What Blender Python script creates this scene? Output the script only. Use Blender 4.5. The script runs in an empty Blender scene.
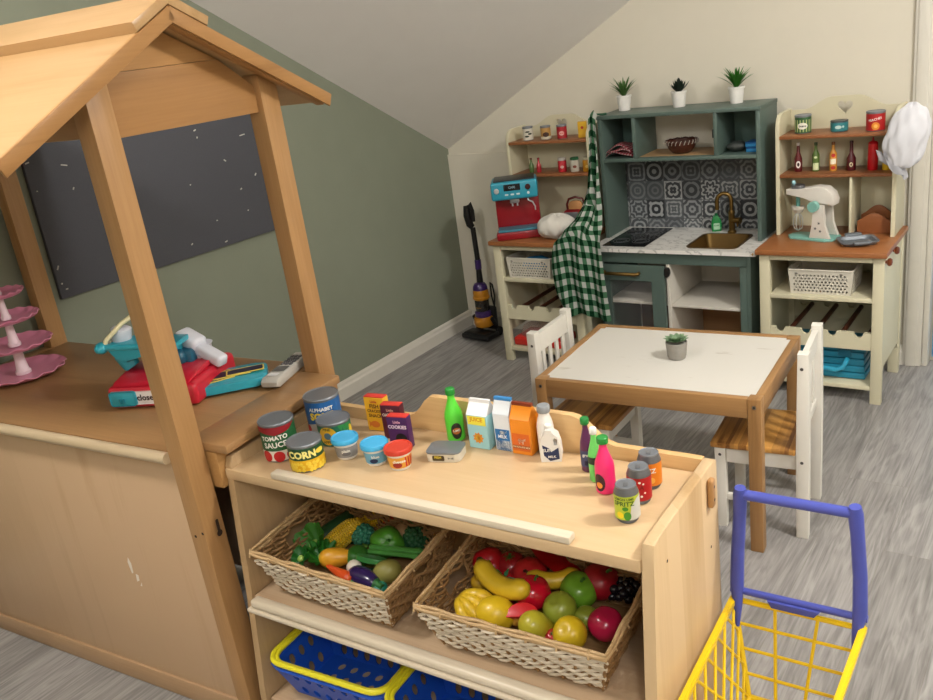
import bpy, bmesh, math, random
from mathutils import Vector, Matrix, Euler
PI=math.pi; C=bpy.context.scene.collection; rnd=random.Random(7)
def R(d): return math.radians(d)
# ------------------------------------------------------------ materials
def hx(h):
    h=h.lstrip('#'); v=[int(h[i:i+2],16)/255 for i in (0,2,4)]
    return tuple((c/12.92 if c<=.04045 else ((c+.055)/1.055)**2.4) for c in v)+(1,)
MC={}
def base(name):
    m=bpy.data.materials.new(name); m.use_nodes=True; nt=m.node_tree
    return m,nt,nt.nodes['Principled BSDF']
def plain(h,rough=.5,metal=0,spec=.5,name=None,var=.06,bump=0,scale=40,trans=0,alpha=1,coat=0,ior=None):
    k=('p',h,rough,metal,spec,var,bump,scale,trans,alpha,coat)
    if k in MC: return MC[k]
    m,nt,b=base(name or 'mat_'+h.strip('#')); c=hx(h)
    n=nt.nodes.new('ShaderNodeTexNoise'); n.inputs['Scale'].default_value=scale; n.inputs['Detail'].default_value=4
    tc=nt.nodes.new('ShaderNodeTexCoord'); nt.links.new(tc.outputs['Object'],n.inputs['Vector'])
    mx=nt.nodes.new('ShaderNodeMix'); mx.data_type='RGBA'
    mx.inputs['A'].default_value=tuple(min(1,x*(1+var)) for x in c[:3])+(1,); mx.inputs['B'].default_value=tuple(x*(1-var) for x in c[:3])+(1,)
    nt.links.new(n.outputs['Fac'],mx.inputs['Factor']); nt.links.new(mx.outputs['Result'],b.inputs['Base Color'])
    b.inputs['Roughness'].default_value=rough; b.inputs['Metallic'].default_value=metal; b.inputs['Specular IOR Level'].default_value=spec
    if coat: b.inputs['Coat Weight'].default_value=coat; b.inputs['Coat Roughness'].default_value=.08
    if trans: b.inputs['Transmission Weight'].default_value=trans
    if alpha<1: b.inputs['Alpha'].default_value=alpha
    if bump:
        bp=nt.nodes.new('ShaderNodeBump'); bp.inputs['Strength'].default_value=bump; bp.inputs['Distance'].default_value=.002
        nt.links.new(n.outputs['Fac'],bp.inputs['Height']); nt.links.new(bp.outputs['Normal'],b.inputs['Normal'])
    MC[k]=m; return m
def wood(h1,h2,axis='X',scale=6,rough=.4,stave=0,name='wood',knots=.3,spec=.4,fine=.25,sk=.4):
    """grain runs along axis (object space); stave = width of glued staves across the other axis"""
    k=('w',h1,h2,axis,scale,rough,stave,knots,fine)
    if k in MC: return MC[k]
    m,nt,b=base(name); N=nt.nodes.new; L=nt.links.new
    tc=N('ShaderNodeTexCoord'); mp=N('ShaderNodeMapping'); L(tc.outputs['Object'],mp.inputs['Vector'])
    s={'X':(.9,9,9),'Y':(9,.9,9),'Z':(9,9,.9)}[axis]
    mp.inputs['Scale'].default_value=tuple(v*scale/6 for v in s)
    n1=N('ShaderNodeTexNoise'); n1.inputs['Scale'].default_value=1.3; n1.inputs['Detail'].default_value=5; n1.inputs['Distortion'].default_value=.8
    L(mp.outputs[0],n1.inputs['Vector'])
    mp2=N('ShaderNodeMapping'); L(tc.outputs['Object'],mp2.inputs['Vector'])
    s2={'X':(6,150,150),'Y':(150,6,150),'Z':(150,150,6)}[axis]; mp2.inputs['Scale'].default_value=s2
    n2=N('ShaderNodeTexNoise'); n2.inputs['Scale'].default_value=1.2; n2.inputs['Detail'].default_value=3; L(mp2.outputs[0],n2.inputs['Vector'])
    r=N('ShaderNodeMath'); r.operation='MULTIPLY_ADD'; L(n1.outputs['Fac'],r.inputs[0]); r.inputs[1].default_value=9; r.inputs[2].default_value=0
    sn=N('ShaderNodeMath'); sn.operation='SINE'; L(r.outputs[0],sn.inputs[0])
    a=N('ShaderNodeMath'); a.operation='MULTIPLY_ADD'; L(sn.outputs[0],a.inputs[0]); a.inputs[1].default_value=.22; L(n1.outputs['Fac'],a.inputs[2])
    a2=N('ShaderNodeMath'); a2.operation='MULTIPLY_ADD'; L(n2.outputs['Fac'],a2.inputs[0]); a2.inputs[1].default_value=fine*2; L(a.outputs[0],a2.inputs[2])
    last=a2
    if stave:
        sp=N('ShaderNodeSeparateXYZ'); L(tc.outputs['Object'],sp.inputs[0])
        ax={'X':'Y','Y':'X','Z':'X'}[axis]
        d=N('ShaderNodeMath'); d.operation='DIVIDE'; L(sp.outputs[ax],d.inputs[0]); d.inputs[1].default_value=stave
        if axis=='Z':
            ad=N('ShaderNodeMath'); ad.operation='ADD'; L(sp.outputs['X'],ad.inputs[0]); L(sp.outputs['Y'],ad.inputs[1]); L(ad.outputs[0],d.inputs[0])
        f=N('ShaderNodeMath'); f.operation='FLOOR'; L(d.outputs[0],f.inputs[0])
        w=N('ShaderNodeTexWhiteNoise'); w.noise_dimensions='1D'; L(f.outputs[0],w.inputs['W'])
        a3=N('ShaderNodeMath'); a3.operation='MULTIPLY_ADD'; L(w.outputs['Value'],a3.inputs[0]); a3.inputs[1].default_value=sk; L(last.outputs[0],a3.inputs[2])
        a4=N('ShaderNodeMath'); a4.operation='SUBTRACT'; L(a3.outputs[0],a4.inputs[0]); a4.inputs[1].default_value=sk/2; last=a4
    rp=N('ShaderNodeMapRange'); L(last.outputs[0],rp.inputs[0]); rp.inputs[1].default_value=.35; rp.inputs[2].default_value=1.05+fine
    mx=N('ShaderNodeMix'); mx.data_type='RGBA'; mx.inputs['A'].default_value=hx(h1); mx.inputs['B'].default_value=hx(h2)
    L(rp.outputs[0],mx.inputs['Factor']); L(mx.outputs['Result'],b.inputs['Base Color'])
    b.inputs['Roughness'].default_value=rough; b.inputs['Specular IOR Level'].default_value=spec
    bp=N('ShaderNodeBump'); bp.inputs['Strength'].default_value=.08; bp.inputs['Distance'].default_value=.001
    L(n2.outputs['Fac'],bp.inputs['Height']); L(bp.outputs['Normal'],b.inputs['Normal'])
    MC[k]=m; return m
# ------------------------------------------------------------ mesh helpers
def BM(): return bmesh.new()
def box(bm,x0,x1,y0,y1,z0,z1,bev=0,M=None,seg=2):
    vs=[bm.verts.new((x,y,z)) for x in (x0,x1) for y in (y0,y1) for z in (z0,z1)]
    F=[(0,1,3,2),(4,6,7,5),(0,4,5,1),(2,3,7,6),(0,2,6,4),(1,5,7,3)]
    fs=[bm.faces.new([vs[i] for i in f]) for f in F]
    allv=list(vs)
    if bev:
        es=list({e for f in fs for e in f.edges})
        r=bmesh.ops.bevel(bm,geom=es,offset=bev,segments=seg,affect='EDGES',profile=.5)
        allv=list({v for f in r['faces'] for v in f.verts}|{v for v in vs if v.is_valid})
    if M is not None:
        for v in allv:
            v.co=M@v.co
    return bm
def B(*a,**k): return box(BM(),*a,**k)
def TR(x,y,z,rx=0,ry=0,rz=0): return Matrix.Translation((x,y,z))@Euler((R(rx),R(ry),R(rz))).to_matrix().to_4x4()
def prism(bm,poly,fn,t0,t1,bev=0):
    """poly 2D (convex or not), fn(u,v,t)->xyz"""
    n=len(poly); a=[bm.verts.new(fn(u,v,t0)) for u,v in poly]; b=[bm.verts.new(fn(u,v,t1)) for u,v in poly]
    fs=[bm.faces.new(a[::-1]),bm.faces.new(b)]
    for i in range(n): fs.append(bm.faces.new((a[i],a[(i+1)%n],b[(i+1)%n],b[i])))
    if bev:
        es=list(set(fs[0].edges)|set(fs[1].edges))
        bmesh.ops.bevel(bm,geom=es,offset=bev,segments=2,affect='EDGES',profile=.5)
    return bm
XZ=lambda u,v,t:(u,t,v)
YZ=lambda u,v,t:(t,u,v)
XY=lambda u,v,t:(u,v,t)
def lathe(bm,prof,n=28,c=(0,0,0),M=None,cap=True,lobes=0,lamp=0):
    rings=[]
    for r,z in prof:
        ring=[]
        for i in range(n):
            a=2*PI*i/n; rr=r*(1+(lamp*abs(math.sin(lobes*a/2))-lamp*.5 if lobes else 0))
            p=Vector((c[0]+rr*math.cos(a),c[1]+rr*math.sin(a),c[2]+z))
            ring.append(bm.verts.new(M@p if M is not None else p))
        rings.append(ring)
    for k in range(len(rings)-1):
        for i in range(n):
            bm.faces.new((rings[k][i],rings[k][(i+1)%n],rings[k+1][(i+1)%n],rings[k+1][i]))
    if cap:
        bm.faces.new(rings[0][::-1]); bm.faces.new(rings[-1])
    return bm
def tube(bm,pts,r,n=8,closed=False,flat=1):
    pts=[Vector(p) for p in pts]; m=len(pts); rs=r if isinstance(r,(list,tuple)) else [r]*m
    rings=[]; up=None
    for i,p in enumerate(pts):
        if closed: t=(pts[(i+1)%m]-pts[i-1])
        else: t=pts[min(i+1,m-1)]-pts[max(i-1,0)]
        t.normalize()
        if up is None:
            up=Vector((0,0,1)) if abs(t.z)<.9 else Vector((0,1,0))
        u=(up-t*up.dot(t))
        if u.length<1e-4: u=Vector((1,0,0))-t*t.x
        u.normalize(); up=u; w=t.cross(u)
        rings.append([bm.verts.new(p+(u*math.cos(2*PI*k/n)*flat+w*math.sin(2*PI*k/n))*rs[i]) for k in range(n)])
    for i in range(m if closed else m-1):
        a,b=rings[i],rings[(i+1)%m]
        for k in range(n): bm.faces.new((a[k],a[(k+1)%n],b[(k+1)%n],b[k]))
    if not closed:
        bm.faces.new(rings[0][::-1]); bm.faces.new(rings[-1])
    return bm
def cyl(bm,p0,p1,r,n=16): return tube(bm,[p0,p1],r,n)
def ball(bm,c,r,n=16,m=10,M=None,fn=None):
    rx,ry,rz=r if isinstance(r,(tuple,list)) else (r,r,r)
    T=(Matrix.Translation(c) if M is None else Matrix.Translation(c)@M)
    vs=[]
    for j in range(1,m):
        ph=PI*j/m
        ring=[]
        for i in range(n):
            a=2*PI*i/n; d=Vector((math.sin(ph)*math.cos(a),math.sin(ph)*math.sin(a),math.cos(ph)))
            s=fn(a,ph) if fn else 1
            ring.append(bm.verts.new(T@Vector((d.x*rx*s,d.y*ry*s,d.z*rz*s))))
        vs.append(ring)
    s0=fn(0,0) if fn else 1; s1=fn(0,PI) if fn else 1
    t=bm.verts.new(T@Vector((0,0,rz*s0))); b=bm.verts.new(T@Vector((0,0,-rz*s1)))
    for i in range(n):
        bm.faces.new((t,vs[0][i],vs[0][(i+1)%n])); bm.faces.new((b,vs[-1][(i+1)%n],vs[-1][i]))
        for j in range(m-2): bm.faces.new((vs[j][i],vs[j+1][i],vs[j+1][(i+1)%n],vs[j][(i+1)%n]))
    return bm
def grid(bm,nu,nv,fn,thick=0,uv=False):
    P=[[Vector(fn(i/nu,j/nv)) for j in range(nv+1)] for i in range(nu+1)]
    V=[[bm.verts.new(p) for p in r] for r in P]; lay=bm.loops.layers.uv.verify() if uv else None
    fs=[]
    for i in range(nu):
        for j in range(nv):
            f=bm.faces.new((V[i][j],V[i+1][j],V[i+1][j+1],V[i][j+1])); fs.append(f)
            if uv:
                for l,(a,b) in zip(f.loops,((i,j),(i+1,j),(i+1,j+1),(i,j+1))): l[lay].uv=(a/nu,b/nv)
    if thick: bmesh.ops.solidify(bm,geom=fs,thickness=thick)
    return bm
def link(name,me,mat,parent=None):
    o=bpy.data.objects.new(name,me); C.objects.link(o)
    if mat: me.materials.append(mat)
    if parent is not None: o.parent=parent
    return o
def obj(name,bm,mat,parent=None,smooth=True,ang=38,norm=True,label=None):
    me=bpy.data.meshes.new(name)
    if norm: bmesh.ops.recalc_face_normals(bm,faces=bm.faces)
    bm.to_mesh(me); bm.free()
    if smooth and len(me.polygons):
        me.polygons.foreach_set('use_smooth',[True]*len(me.polygons)); me.set_sharp_from_angle(angle=R(ang))
    o=link(name,me,mat,parent)
    if label: o['label']=label
    return o
def thing(name,label,cat,loc=(0,0,0),rz=0,group=None,rot=None):
    o=bpy.data.objects.new(name,None); C.objects.link(o); o.empty_display_size=.05
    o.location=loc; o.rotation_euler=rot or (0,0,R(rz)); o['label']=label; o['category']=cat
    if group: o['group']=group
    return o
def tag(o,label,cat,group=None,kind=None):
    o['label']=label; o['category']=cat
    if group: o['group']=group
    if kind: o['kind']=kind
    return o
def place(o,loc,rz=0,rot=None):
    o.location=loc; o.rotation_euler=rot or (0,0,R(rz)); return o
def struct(name,bm,mat,parent=None,**k):
    o=obj(name,bm,mat,parent,**k)
    if parent is None: o['kind']='structure'
    return o
def tidy(me,mat):
    me.materials.clear()
    if mat: me.materials.append(mat)
def curve_mesh(outer,holes,thick,bev=0):
    cu=bpy.data.curves.new('panel','CURVE'); cu.dimensions='2D'; cu.fill_mode='BOTH'; cu.extrude=thick/2
    for pl in [outer]+holes:
        s=cu.splines.new('POLY'); s.points.add(len(pl)-1); s.use_cyclic_u=True
        for p,(u,v) in zip(s.points,pl): p.co=(u,v,0,1)
    o=bpy.data.objects.new('tmp',cu); C.objects.link(o)
    dg=bpy.context.evaluated_depsgraph_get(); me=bpy.data.meshes.new_from_object(o.evaluated_get(dg))
    bpy.data.objects.remove(o); bpy.data.curves.remove(cu); return me
def panel(bm,outer,holes,thick,M):
    """flat plate with real holes; local u,v -> M@(u,v,0)"""
    me=curve_mesh(outer,holes,thick); me.transform(M); bm.from_mesh(me); bpy.data.meshes.remove(me); return bm
MXZ=Matrix(((1,0,0,0),(0,0,-1,0),(0,1,0,0),(0,0,0,1)))       # u->x, v->z, facing -y
MYZ=Matrix(((0,0,1,0),(1,0,0,0),(0,1,0,0),(0,0,0,1)))        # u->y, v->z, facing +x
def circ(cx,cy,r,n=14,ry=None,a0=0): return [(cx+r*math.cos(a0+2*PI*i/n),cy+(ry or r)*math.sin(a0+2*PI*i/n)) for i in range(n)]
def rrect(x0,x1,y0,y1,r,n=4):
    out=[]
    for cx,cy,a in ((x1-r,y1-r,0),(x0+r,y1-r,90),(x0+r,y0+r,180),(x1-r,y0+r,270)):
        for k in range(n+1): out.append((cx+r*math.cos(R(a+90*k/n)),cy+r*math.sin(R(a+90*k/n))))
    return out
TX={}
def text_geo(s,bold=0.0):
    k=(s,bold)
    if k in TX: return TX[k]
    cu=bpy.data.curves.new('t','FONT'); cu.body=s; cu.size=1; cu.align_x='CENTER'; cu.align_y='CENTER'; cu.offset=bold; cu.resolution_u=2
    o=bpy.data.objects.new('t',cu); C.objects.link(o)
    dg=bpy.context.evaluated_depsgraph_get(); me=bpy.data.meshes.new_from_object(o.evaluated_get(dg))
    r=([tuple(v.co[:2]) for v in me.vertices],[tuple(p.vertices) for p in me.polygons])
    bpy.data.objects.remove(o); bpy.data.curves.remove(cu); bpy.data.meshes.remove(me); TX[k]=r; return r
def text(parent,s,size,mapf,mat,u=0,v=0,o=.0007,bold=.02,sx=1,rot=0,name='lettering'):
    vs,fs=text_geo(s,bold); bm=BM(); c,sn=math.cos(R(rot)),math.sin(R(rot))
    V=[bm.verts.new(mapf(u+size*(x*sx*c-y*sn),v+size*(x*sx*sn+y*c),o)) for x,y in vs]
    for f in fs:
        try: bm.faces.new([V[i] for i in f])
        except ValueError: pass
    return obj(name,bm,mat,parent,smooth=False,norm=False)
def decal(parent,name,polys,mapf,mat,o=.0004,sub=.006):
    """flat painted shapes laid on a surface: polygons in label space, cut fine enough to follow a curve"""
    bm=BM()
    for pl in polys:
        cx=sum(p[0] for p in pl)/len(pl); cy=sum(p[1] for p in pl)/len(pl)
        size=max(math.hypot(p[0]-cx,p[1]-cy) for p in pl); k=max(1,int(size/sub))
        pts=[]
        for i,p in enumerate(pl):
            q=pl[(i+1)%len(pl)]; m=max(1,int(math.hypot(q[0]-p[0],q[1]-p[1])/sub))
            for j in range(m): pts.append((p[0]+(q[0]-p[0])*j/m,p[1]+(q[1]-p[1])*j/m))
        rings=[[bm.verts.new(mapf(cx+(p[0]-cx)*t/k,cy+(p[1]-cy)*t/k,o)) for p in pts] for t in range(1,k+1)]
        c=bm.verts.new(mapf(cx,cy,o)); n=len(pts)
        for i in range(n):
            bm.faces.new((c,rings[0][i],rings[0][(i+1)%n]))
            for t in range(k-1): bm.faces.new((rings[t][i],rings[t+1][i],rings[t+1][(i+1)%n],rings[t][(i+1)%n]))
    return obj(name,bm,mat,parent,smooth=True,norm=False)
def mcyl(r,z=0,cx=0,cy=0): return lambda u,v,o:(cx+(r+o)*math.sin(u/r),cy-(r+o)*math.cos(u/r),z+v)
def mcone(r0,r1,h,z=0):
    def f(u,v,o):
        r=r0+(r1-r0)*v/h; return ((r+o)*math.sin(u/r),-(r+o)*math.cos(u/r),z+v)
    return f
def mfront(y,z=0,x=0): return lambda u,v,o:(x+u,y-o,z+v)
def mtop(z,x=0,y=0,a=0):
    c,s=math.cos(R(a)),math.sin(R(a)); return lambda u,v,o:(x+u*c-v*s,y+u*s+v*c,z+o)
def rect(x0,x1,y0,y1): return [(x0,y0),(x1,y0),(x1,y1),(x0,y1)]
def face(x,y): return math.degrees(math.atan2(-x,y))   # turn local -Y towards the open side of the room
# common colours
WHITE=plain('#e9e7e2',.45); BLACK=plain('#141414',.45); STEEL=plain('#8d9096',.32,.85,bump=.05); GREYLID=plain('#7d8288',.4,.4)
RED=plain('#c0141a',.35); YEL=plain('#efc91e',.4); GRN=plain('#1c7a3c',.4); NAVY=plain('#1b2c55',.4); CREAMP=plain('#e5ddbb',.5)
INKW=plain('#f2f0e8',.6,var=0); INKK=plain('#17181a',.6,var=0)
BEECH=wood('#e3c293','#c59a66','X',6,.38); BEECHZ=wood('#d0a870','#ae8048','Z',6,.36,name='beech_upright')
# ------------------------------------------------------------ camera, world, lights
F_=880.; PIT=.346; ROLL=-.139; YAW=.652
cp,sp=math.cos(PIT),math.sin(PIT); fw=Vector((0,cp,-sp)); up=Vector((0,sp,cp)); rt=Vector((1,0,0))
c_,s_=math.cos(ROLL),math.sin(ROLL); r_=c_*rt+s_*up; u_=-s_*rt+c_*up
Zr=Matrix.Rotation(YAW,3,'Z'); r_,u_,fw=Zr@r_,Zr@u_,Zr@fw
cam=bpy.data.cameras.new('camera'); co=bpy.data.objects.new('camera',cam); C.objects.link(co)
co.matrix_world=Matrix(((r_.x,u_.x,-fw.x,0),(r_.y,u_.y,-fw.y,0),(r_.z,u_.z,-fw.z,1.415),(0,0,0,1)))
cam.sensor_width=36; cam.lens=36*F_/933; cam.clip_start=.02; bpy.context.scene.camera=co
sc=bpy.context.scene; sc.view_settings.view_transform='Standard'; sc.view_settings.look='None'; sc.view_settings.exposure=-.36; sc.view_settings.gamma=1
w=bpy.data.worlds.new('world'); sc.world=w; w.use_nodes=True; w.node_tree.nodes['Background'].inputs[0].default_value=(.75,.8,.9,1); w.node_tree.nodes['Background'].inputs[1].default_value=.35
WALLX=-2.583; WALLY=3.46; XR=2.2; YN=-1.8; HC=2.4
# ------------------------------------------------------------ room
def floor_mat():
    m,nt,b=base('grey_oak_vinyl'); N=nt.nodes.new; L=nt.links.new
    tc=N('ShaderNodeTexCoord'); mp=N('ShaderNodeMapping'); L(tc.outputs['Object'],mp.inputs[0]); mp.inputs['Rotation'].default_value=(0,0,R(-90))
    mp.inputs['Location'].default_value=(.34,.12,0)
    br=N('ShaderNodeTexBrick'); L(mp.outputs[0],br.inputs['Vector']); br.inputs['Scale'].default_value=1; br.inputs['Brick Width'].default_value=.95
    br.inputs['Row Height'].default_value=.165; br.inputs['Mortar Size'].default_value=.0007; br.inputs['Mortar Smooth'].default_value=.1; br.offset=.37
    br.inputs['Color1'].default_value=hx('#9f9c9a'); br.inputs['Color2'].default_value=hx('#8a8784'); br.inputs['Mortar'].default_value=hx('#8b867f'); br.inputs['Bias'].default_value=-.1
    m1=N('ShaderNodeMapping'); L(tc.outputs['Object'],m1.inputs[0]); m1.inputs['Scale'].default_value=(14,1.5,1)
    n1=N('ShaderNodeTexNoise'); n1.inputs['Scale'].default_value=1.6; n1.inputs['Detail'].default_value=7; n1.inputs['Distortion'].default_value=1.4; L(m1.outputs[0],n1.inputs['Vector'])
    ad=N('ShaderNodeVectorMath'); ad.operation='MULTIPLY_ADD'; L(br.outputs['Color'],ad.inputs[0]); ad.inputs[1].default_value=(9,9,9); L(m1.outputs[0],ad.inputs[2]); L(ad.outputs[0],n1.inputs['Vector'])
    s1=N('ShaderNodeMath'); s1.operation='MULTIPLY'; L(n1.outputs['Fac'],s1.inputs[0]); s1.inputs[1].default_value=26
    s2=N('ShaderNodeMath'); s2.operation='SINE'; L(s1.outputs[0],s2.inputs[0])
    m2=N('ShaderNodeMapping'); L(tc.outputs['Object'],m2.inputs[0]); m2.inputs['Scale'].default_value=(110,5,1)
    n2=N('ShaderNodeTexNoise'); n2.inputs['Scale'].default_value=1.3; n2.inputs['Detail'].default_value=4; L(m2.outputs[0],n2.inputs['Vector'])
    n3=N('ShaderNodeTexNoise'); n3.inputs['Scale'].default_value=3; n3.inputs['Detail'].default_value=3; L(m1.outputs[0],n3.inputs['Vector'])
    x=N('ShaderNodeMath'); x.operation='MULTIPLY_ADD'; L(s2.outputs[0],x.inputs[0]); x.inputs[1].default_value=.13; L(n2.outputs['Fac'],x.inputs[2])
    x2=N('ShaderNodeMath'); x2.operation='MULTIPLY_ADD'; L(n3.outputs['Fac'],x2.inputs[0]); x2.inputs[1].default_value=.5; L(x.outputs[0],x2.inputs[2])
    mr=N('ShaderNodeMapRange'); L(x2.outputs[0],mr.inputs[0]); mr.inputs[1].default_value=.4; mr.inputs[2].default_value=1.1; mr.inputs[3].default_value=.60; mr.inputs[4].default_value=1.28
    mx=N('ShaderNodeVectorMath'); mx.operation='SCALE'; L(br.outputs['Color'],mx.inputs[0]); L(mr.outputs[0],mx.inputs['Scale'])
    L(mx.outputs[0],b.inputs['Base Color']); b.inputs['Roughness'].default_value=.42; b.inputs['Specular IOR Level'].default_value=.45
    bp=N('ShaderNodeBump'); bp.inputs['Strength'].default_value=.12; bp.inputs['Distance'].default_value=.001; L(x.outputs[0],bp.inputs['Height']); L(bp.outputs[0],b.inputs['Normal'])
    return m
FLOOR=floor_mat()
SAGE=plain('#848a79',.75,var=.05,bump=.25,scale=9,name='sage_green_wall'); CRM=plain('#dcd6c6',.8,var=.03,bump=.15,scale=12,name='cream_wall'); CEIL=plain('#eae7e2',.85,var=.03,bump=.15,scale=8,name='white_ceiling')
GLOSS=plain('#d8d4c9',.35,var=.05,scale=20,name='white_gloss_paint')
struct('floor',B(WALLX-.1,XR+.1,YN-.1,WALLY+1.2,-.05,0),FLOOR,smooth=False)
Cz=.89; sl=.553
def zc(x,y): return Cz+sl*(x-WALLX)+sl*(WALLY-y)
# left wall (gable under the slope)
yt=WALLY-(HC-Cz)/sl
struct('wall_left',prism(BM(),[(YN,0),(WALLY,0),(WALLY,Cz),(yt,HC),(YN,HC)],YZ,WALLX-.1,WALLX),SAGE,smooth=False)
xt=WALLX+(HC-Cz)/sl
bmw=BM(); DX0=-.475; DX1=.35; DH=2.0
panel(bmw,[(WALLX,0),(DX0,0),(DX0,DH),(DX1,DH),(DX1,0),(XR,0),(XR,HC),(xt,HC),(WALLX,Cz)],[],.1,Matrix.Translation((0,WALLY+.05,0))@MXZ)
struct('wall_back',bmw,CRM,smooth=False)
struct('wall_right',B(XR,XR+.1,YN,WALLY,0,HC),CRM,smooth=False)
struct('wall_front',B(WALLX,XR,YN-.1,YN,0,HC),CRM,smooth=False)
bm=BM()  # sloping ceiling, two boards meeting in a faint crease
c0=Vector((WALLX,WALLY,Cz)); l0=Vector((WALLX,yt,HC)); b0=Vector((xt,WALLY,HC)); k=.5; mid=Vector((WALLX+1.49,WALLY-1.25,HC)); mid.z=zc(mid.x,mid.y)-.13
top=.12
for tri in ((c0,mid,l0),(c0,b0,mid),(l0,mid,b0)):
    f=bm.faces.new([bm.verts.new(p) for p in tri])
bmesh.ops.remove_doubles(bm,verts=bm.verts,dist=1e-4)
bmesh.ops.recalc_face_normals(bm,faces=bm.faces)
r=bmesh.ops.extrude_face_region(bm,geom=list(bm.faces)); 
for v in [g for g in r['geom'] if isinstance(g,bmesh.types.BMVert)]: v.co+=Vector((-.05,.05,.1))
struct('ceiling',bm,CEIL,smooth=False)
bm=BM(); prism(bm,[(WALLX,YN),(XR,YN),(XR,WALLY),(xt,WALLY),(WALLX,yt)],XY,HC,HC+.1)
struct('ceiling_flat',bm,CEIL,smooth=False)
# skirtings
prof=[(0,0),(.016,0),(.016,.052),(.011,.06),(.009,.07),(.004,.078),(0,.078)]
bm=prism(BM(),prof,lambda u,v,t:(WALLX+u,t,v),YN,WALLY); struct('baseboard_left',bm,GLOSS,smooth=False)
bm=prism(BM(),prof,lambda u,v,t:(t,WALLY-u,v),WALLX+.02,-.555); struct('baseboard_back',bm,GLOSS,smooth=False)
struct('trim_1',B(WALLX,-1.0,WALLY-.012,WALLY,.0785,.865),CRM,smooth=False)   # shallow boxed-out lower wall below the ledge
# door opening at the right: architrave, lining and the door
bm=BM(); 
for x0,x1,y0 in ((-.56,-.495,WALLY-.018),(-.55,-.51,WALLY-.024)): box(bm,x0,x1,y0,WALLY,0,DH+.06,.004)
box(bm,-.56,DX1+.06,WALLY-.018,WALLY,DH,DH+.065,.004); box(bm,DX1,DX1+.065,WALLY-.018,WALLY,0,DH+.06,.004)
t2=struct('trim_2',bm,GLOSS)
bm=BM(); box(bm,-.4945,-.474,WALLY-.010,WALLY+.1,0,DH,.003); box(bm,DX1-.02,DX1,WALLY-.01,WALLY+.1,0,DH,.003)
struct('trim_3',bm,GLOSS)
def blue_mat():
    m,nt,b=base('blue_dimpled'); N=nt.nodes.new; L=nt.links.new
    tc=N('ShaderNodeTexCoord'); v=N('ShaderNodeTexVoronoi'); v.inputs['Scale'].default_value=55; L(tc.outputs['Object'],v.inputs['Vector'])
    cr=N('ShaderNodeMix'); cr.data_type='RGBA'; cr.inputs['A'].default_value=hx('#9fd0ee'); cr.inputs['B'].default_value=hx('#2f7fc4'); L(v.outputs['Distance'],cr.inputs['Factor']); L(cr.outputs['Result'],b.inputs['Base Color']); b.inputs['Roughness'].default_value=.4
    return m
d=struct('door_1',B(-.474,DX1-.02,WALLY+.05,WALLY+.09,.004,DH,.002),GLOSS)
obj('lower_panel',B(-.468,DX1-.03,WALLY+.044,WALLY+.0505,.02,.62,.002),blue_mat(),d,label='pale blue dimpled lower panel')
# two ceiling lamps, plus an added soft fill behind the viewer
def lamp(name,loc,size,energy,col):
    t=thing('ceiling_light',name,'light',(loc[0],loc[1],HC-.0),0)
    obj('frame',B(-size/2-.02,size/2+.02,-size/2-.02,size/2+.02,-.03,0,.004),WHITE,t)
    m,nt,b=base('diffuser'); b.inputs['Emission Color'].default_value=(*col,1); b.inputs['Emission Strength'].default_value=2; b.inputs['Base Color'].default_value=(1,1,1,1)
    obj('diffuser',B(-size/2,size/2,-size/2,size/2,-.034,-.0305),m,t)
    l=bpy.data.lights.new('lamp','AREA'); l.shape='SQUARE'; l.size=size; l.energy=energy*.6; l.color=col
    o=bpy.data.objects.new('lamp',l); C.objects.link(o); o.location=(loc[0],loc[1],HC-.04)
    l=bpy.data.lights.new('ceiling_fill','POINT'); l.shadow_soft_size=.11; l.energy=energy*1.5; l.color=col  # point light added under each fitting to brighten the sloping ceiling
    o=bpy.data.objects.new('ceiling_fill',l); C.objects.link(o); o.location=(loc[0],loc[1],HC-.16)
for a in (('square flush ceiling light nearest the stall',(-1.65,.25),.3,24,(1,.96,.91)),('square flush ceiling light over the open floor on the right',(.6,1.75),.3,50,(1,.965,.92)),('added soft fill light behind the viewer, on a square ceiling panel',(.7,-.6),1.0,26,(1,.98,.97))):
    lamp(*a)
# ------------------------------------------------------------ wooden play stall on the left
WST=wood('#b08758','#835b33','Z',6,.38,name='stall_post_wood'); WSTX=wood('#a98156','#80603d','X',5,.34,name='stall_counter_wood',spec=.5)
WPAN=wood('#c4a482','#a88460','Z',4,.42,stave=.16,name='stall_panel_wood',fine=.12); WRAIL=wood('#b39270','#94724e','X',5,.4,name='stall_rail_wood')
WROOF=wood('#b99569','#96723f','X',5,.3,name='stall_roof_wood',fine=.12); WGAB=wood('#a97d4d','#825a32','Y',4,.38,name='stall_gable_wood'); WGABX=wood('#a97c49','#80582e','Y',7,.38,name='stall_barge_wood')
st=thing('market_stall','large beech wooden play shop stall with a pitched roof against the green wall','play stall',(-1.45,.94,0),5)
SL=1.078; AP=(.18,1.51); S=.5
def under(y): return AP[1]-S*abs(y-AP[0])
def post(x0,x1,y0,y1,mat=WST):
    bm=BM(); prism(bm,[(y0,0),(y1,0),(y1,under(y1)-.002),((y0+y1)/2,under((y0+y1)/2)-.002),(y0,under(y0)-.002)],YZ,x0,x1,.0025); return bm
p=obj('corner_post',post(-.045,0,-.012,.043),WST,st)
DARKH=plain('#2a1a0e',.8,name='hole_dark')
bm=BM()
for (yy,zz) in ((.0,.0),): pass
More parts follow.
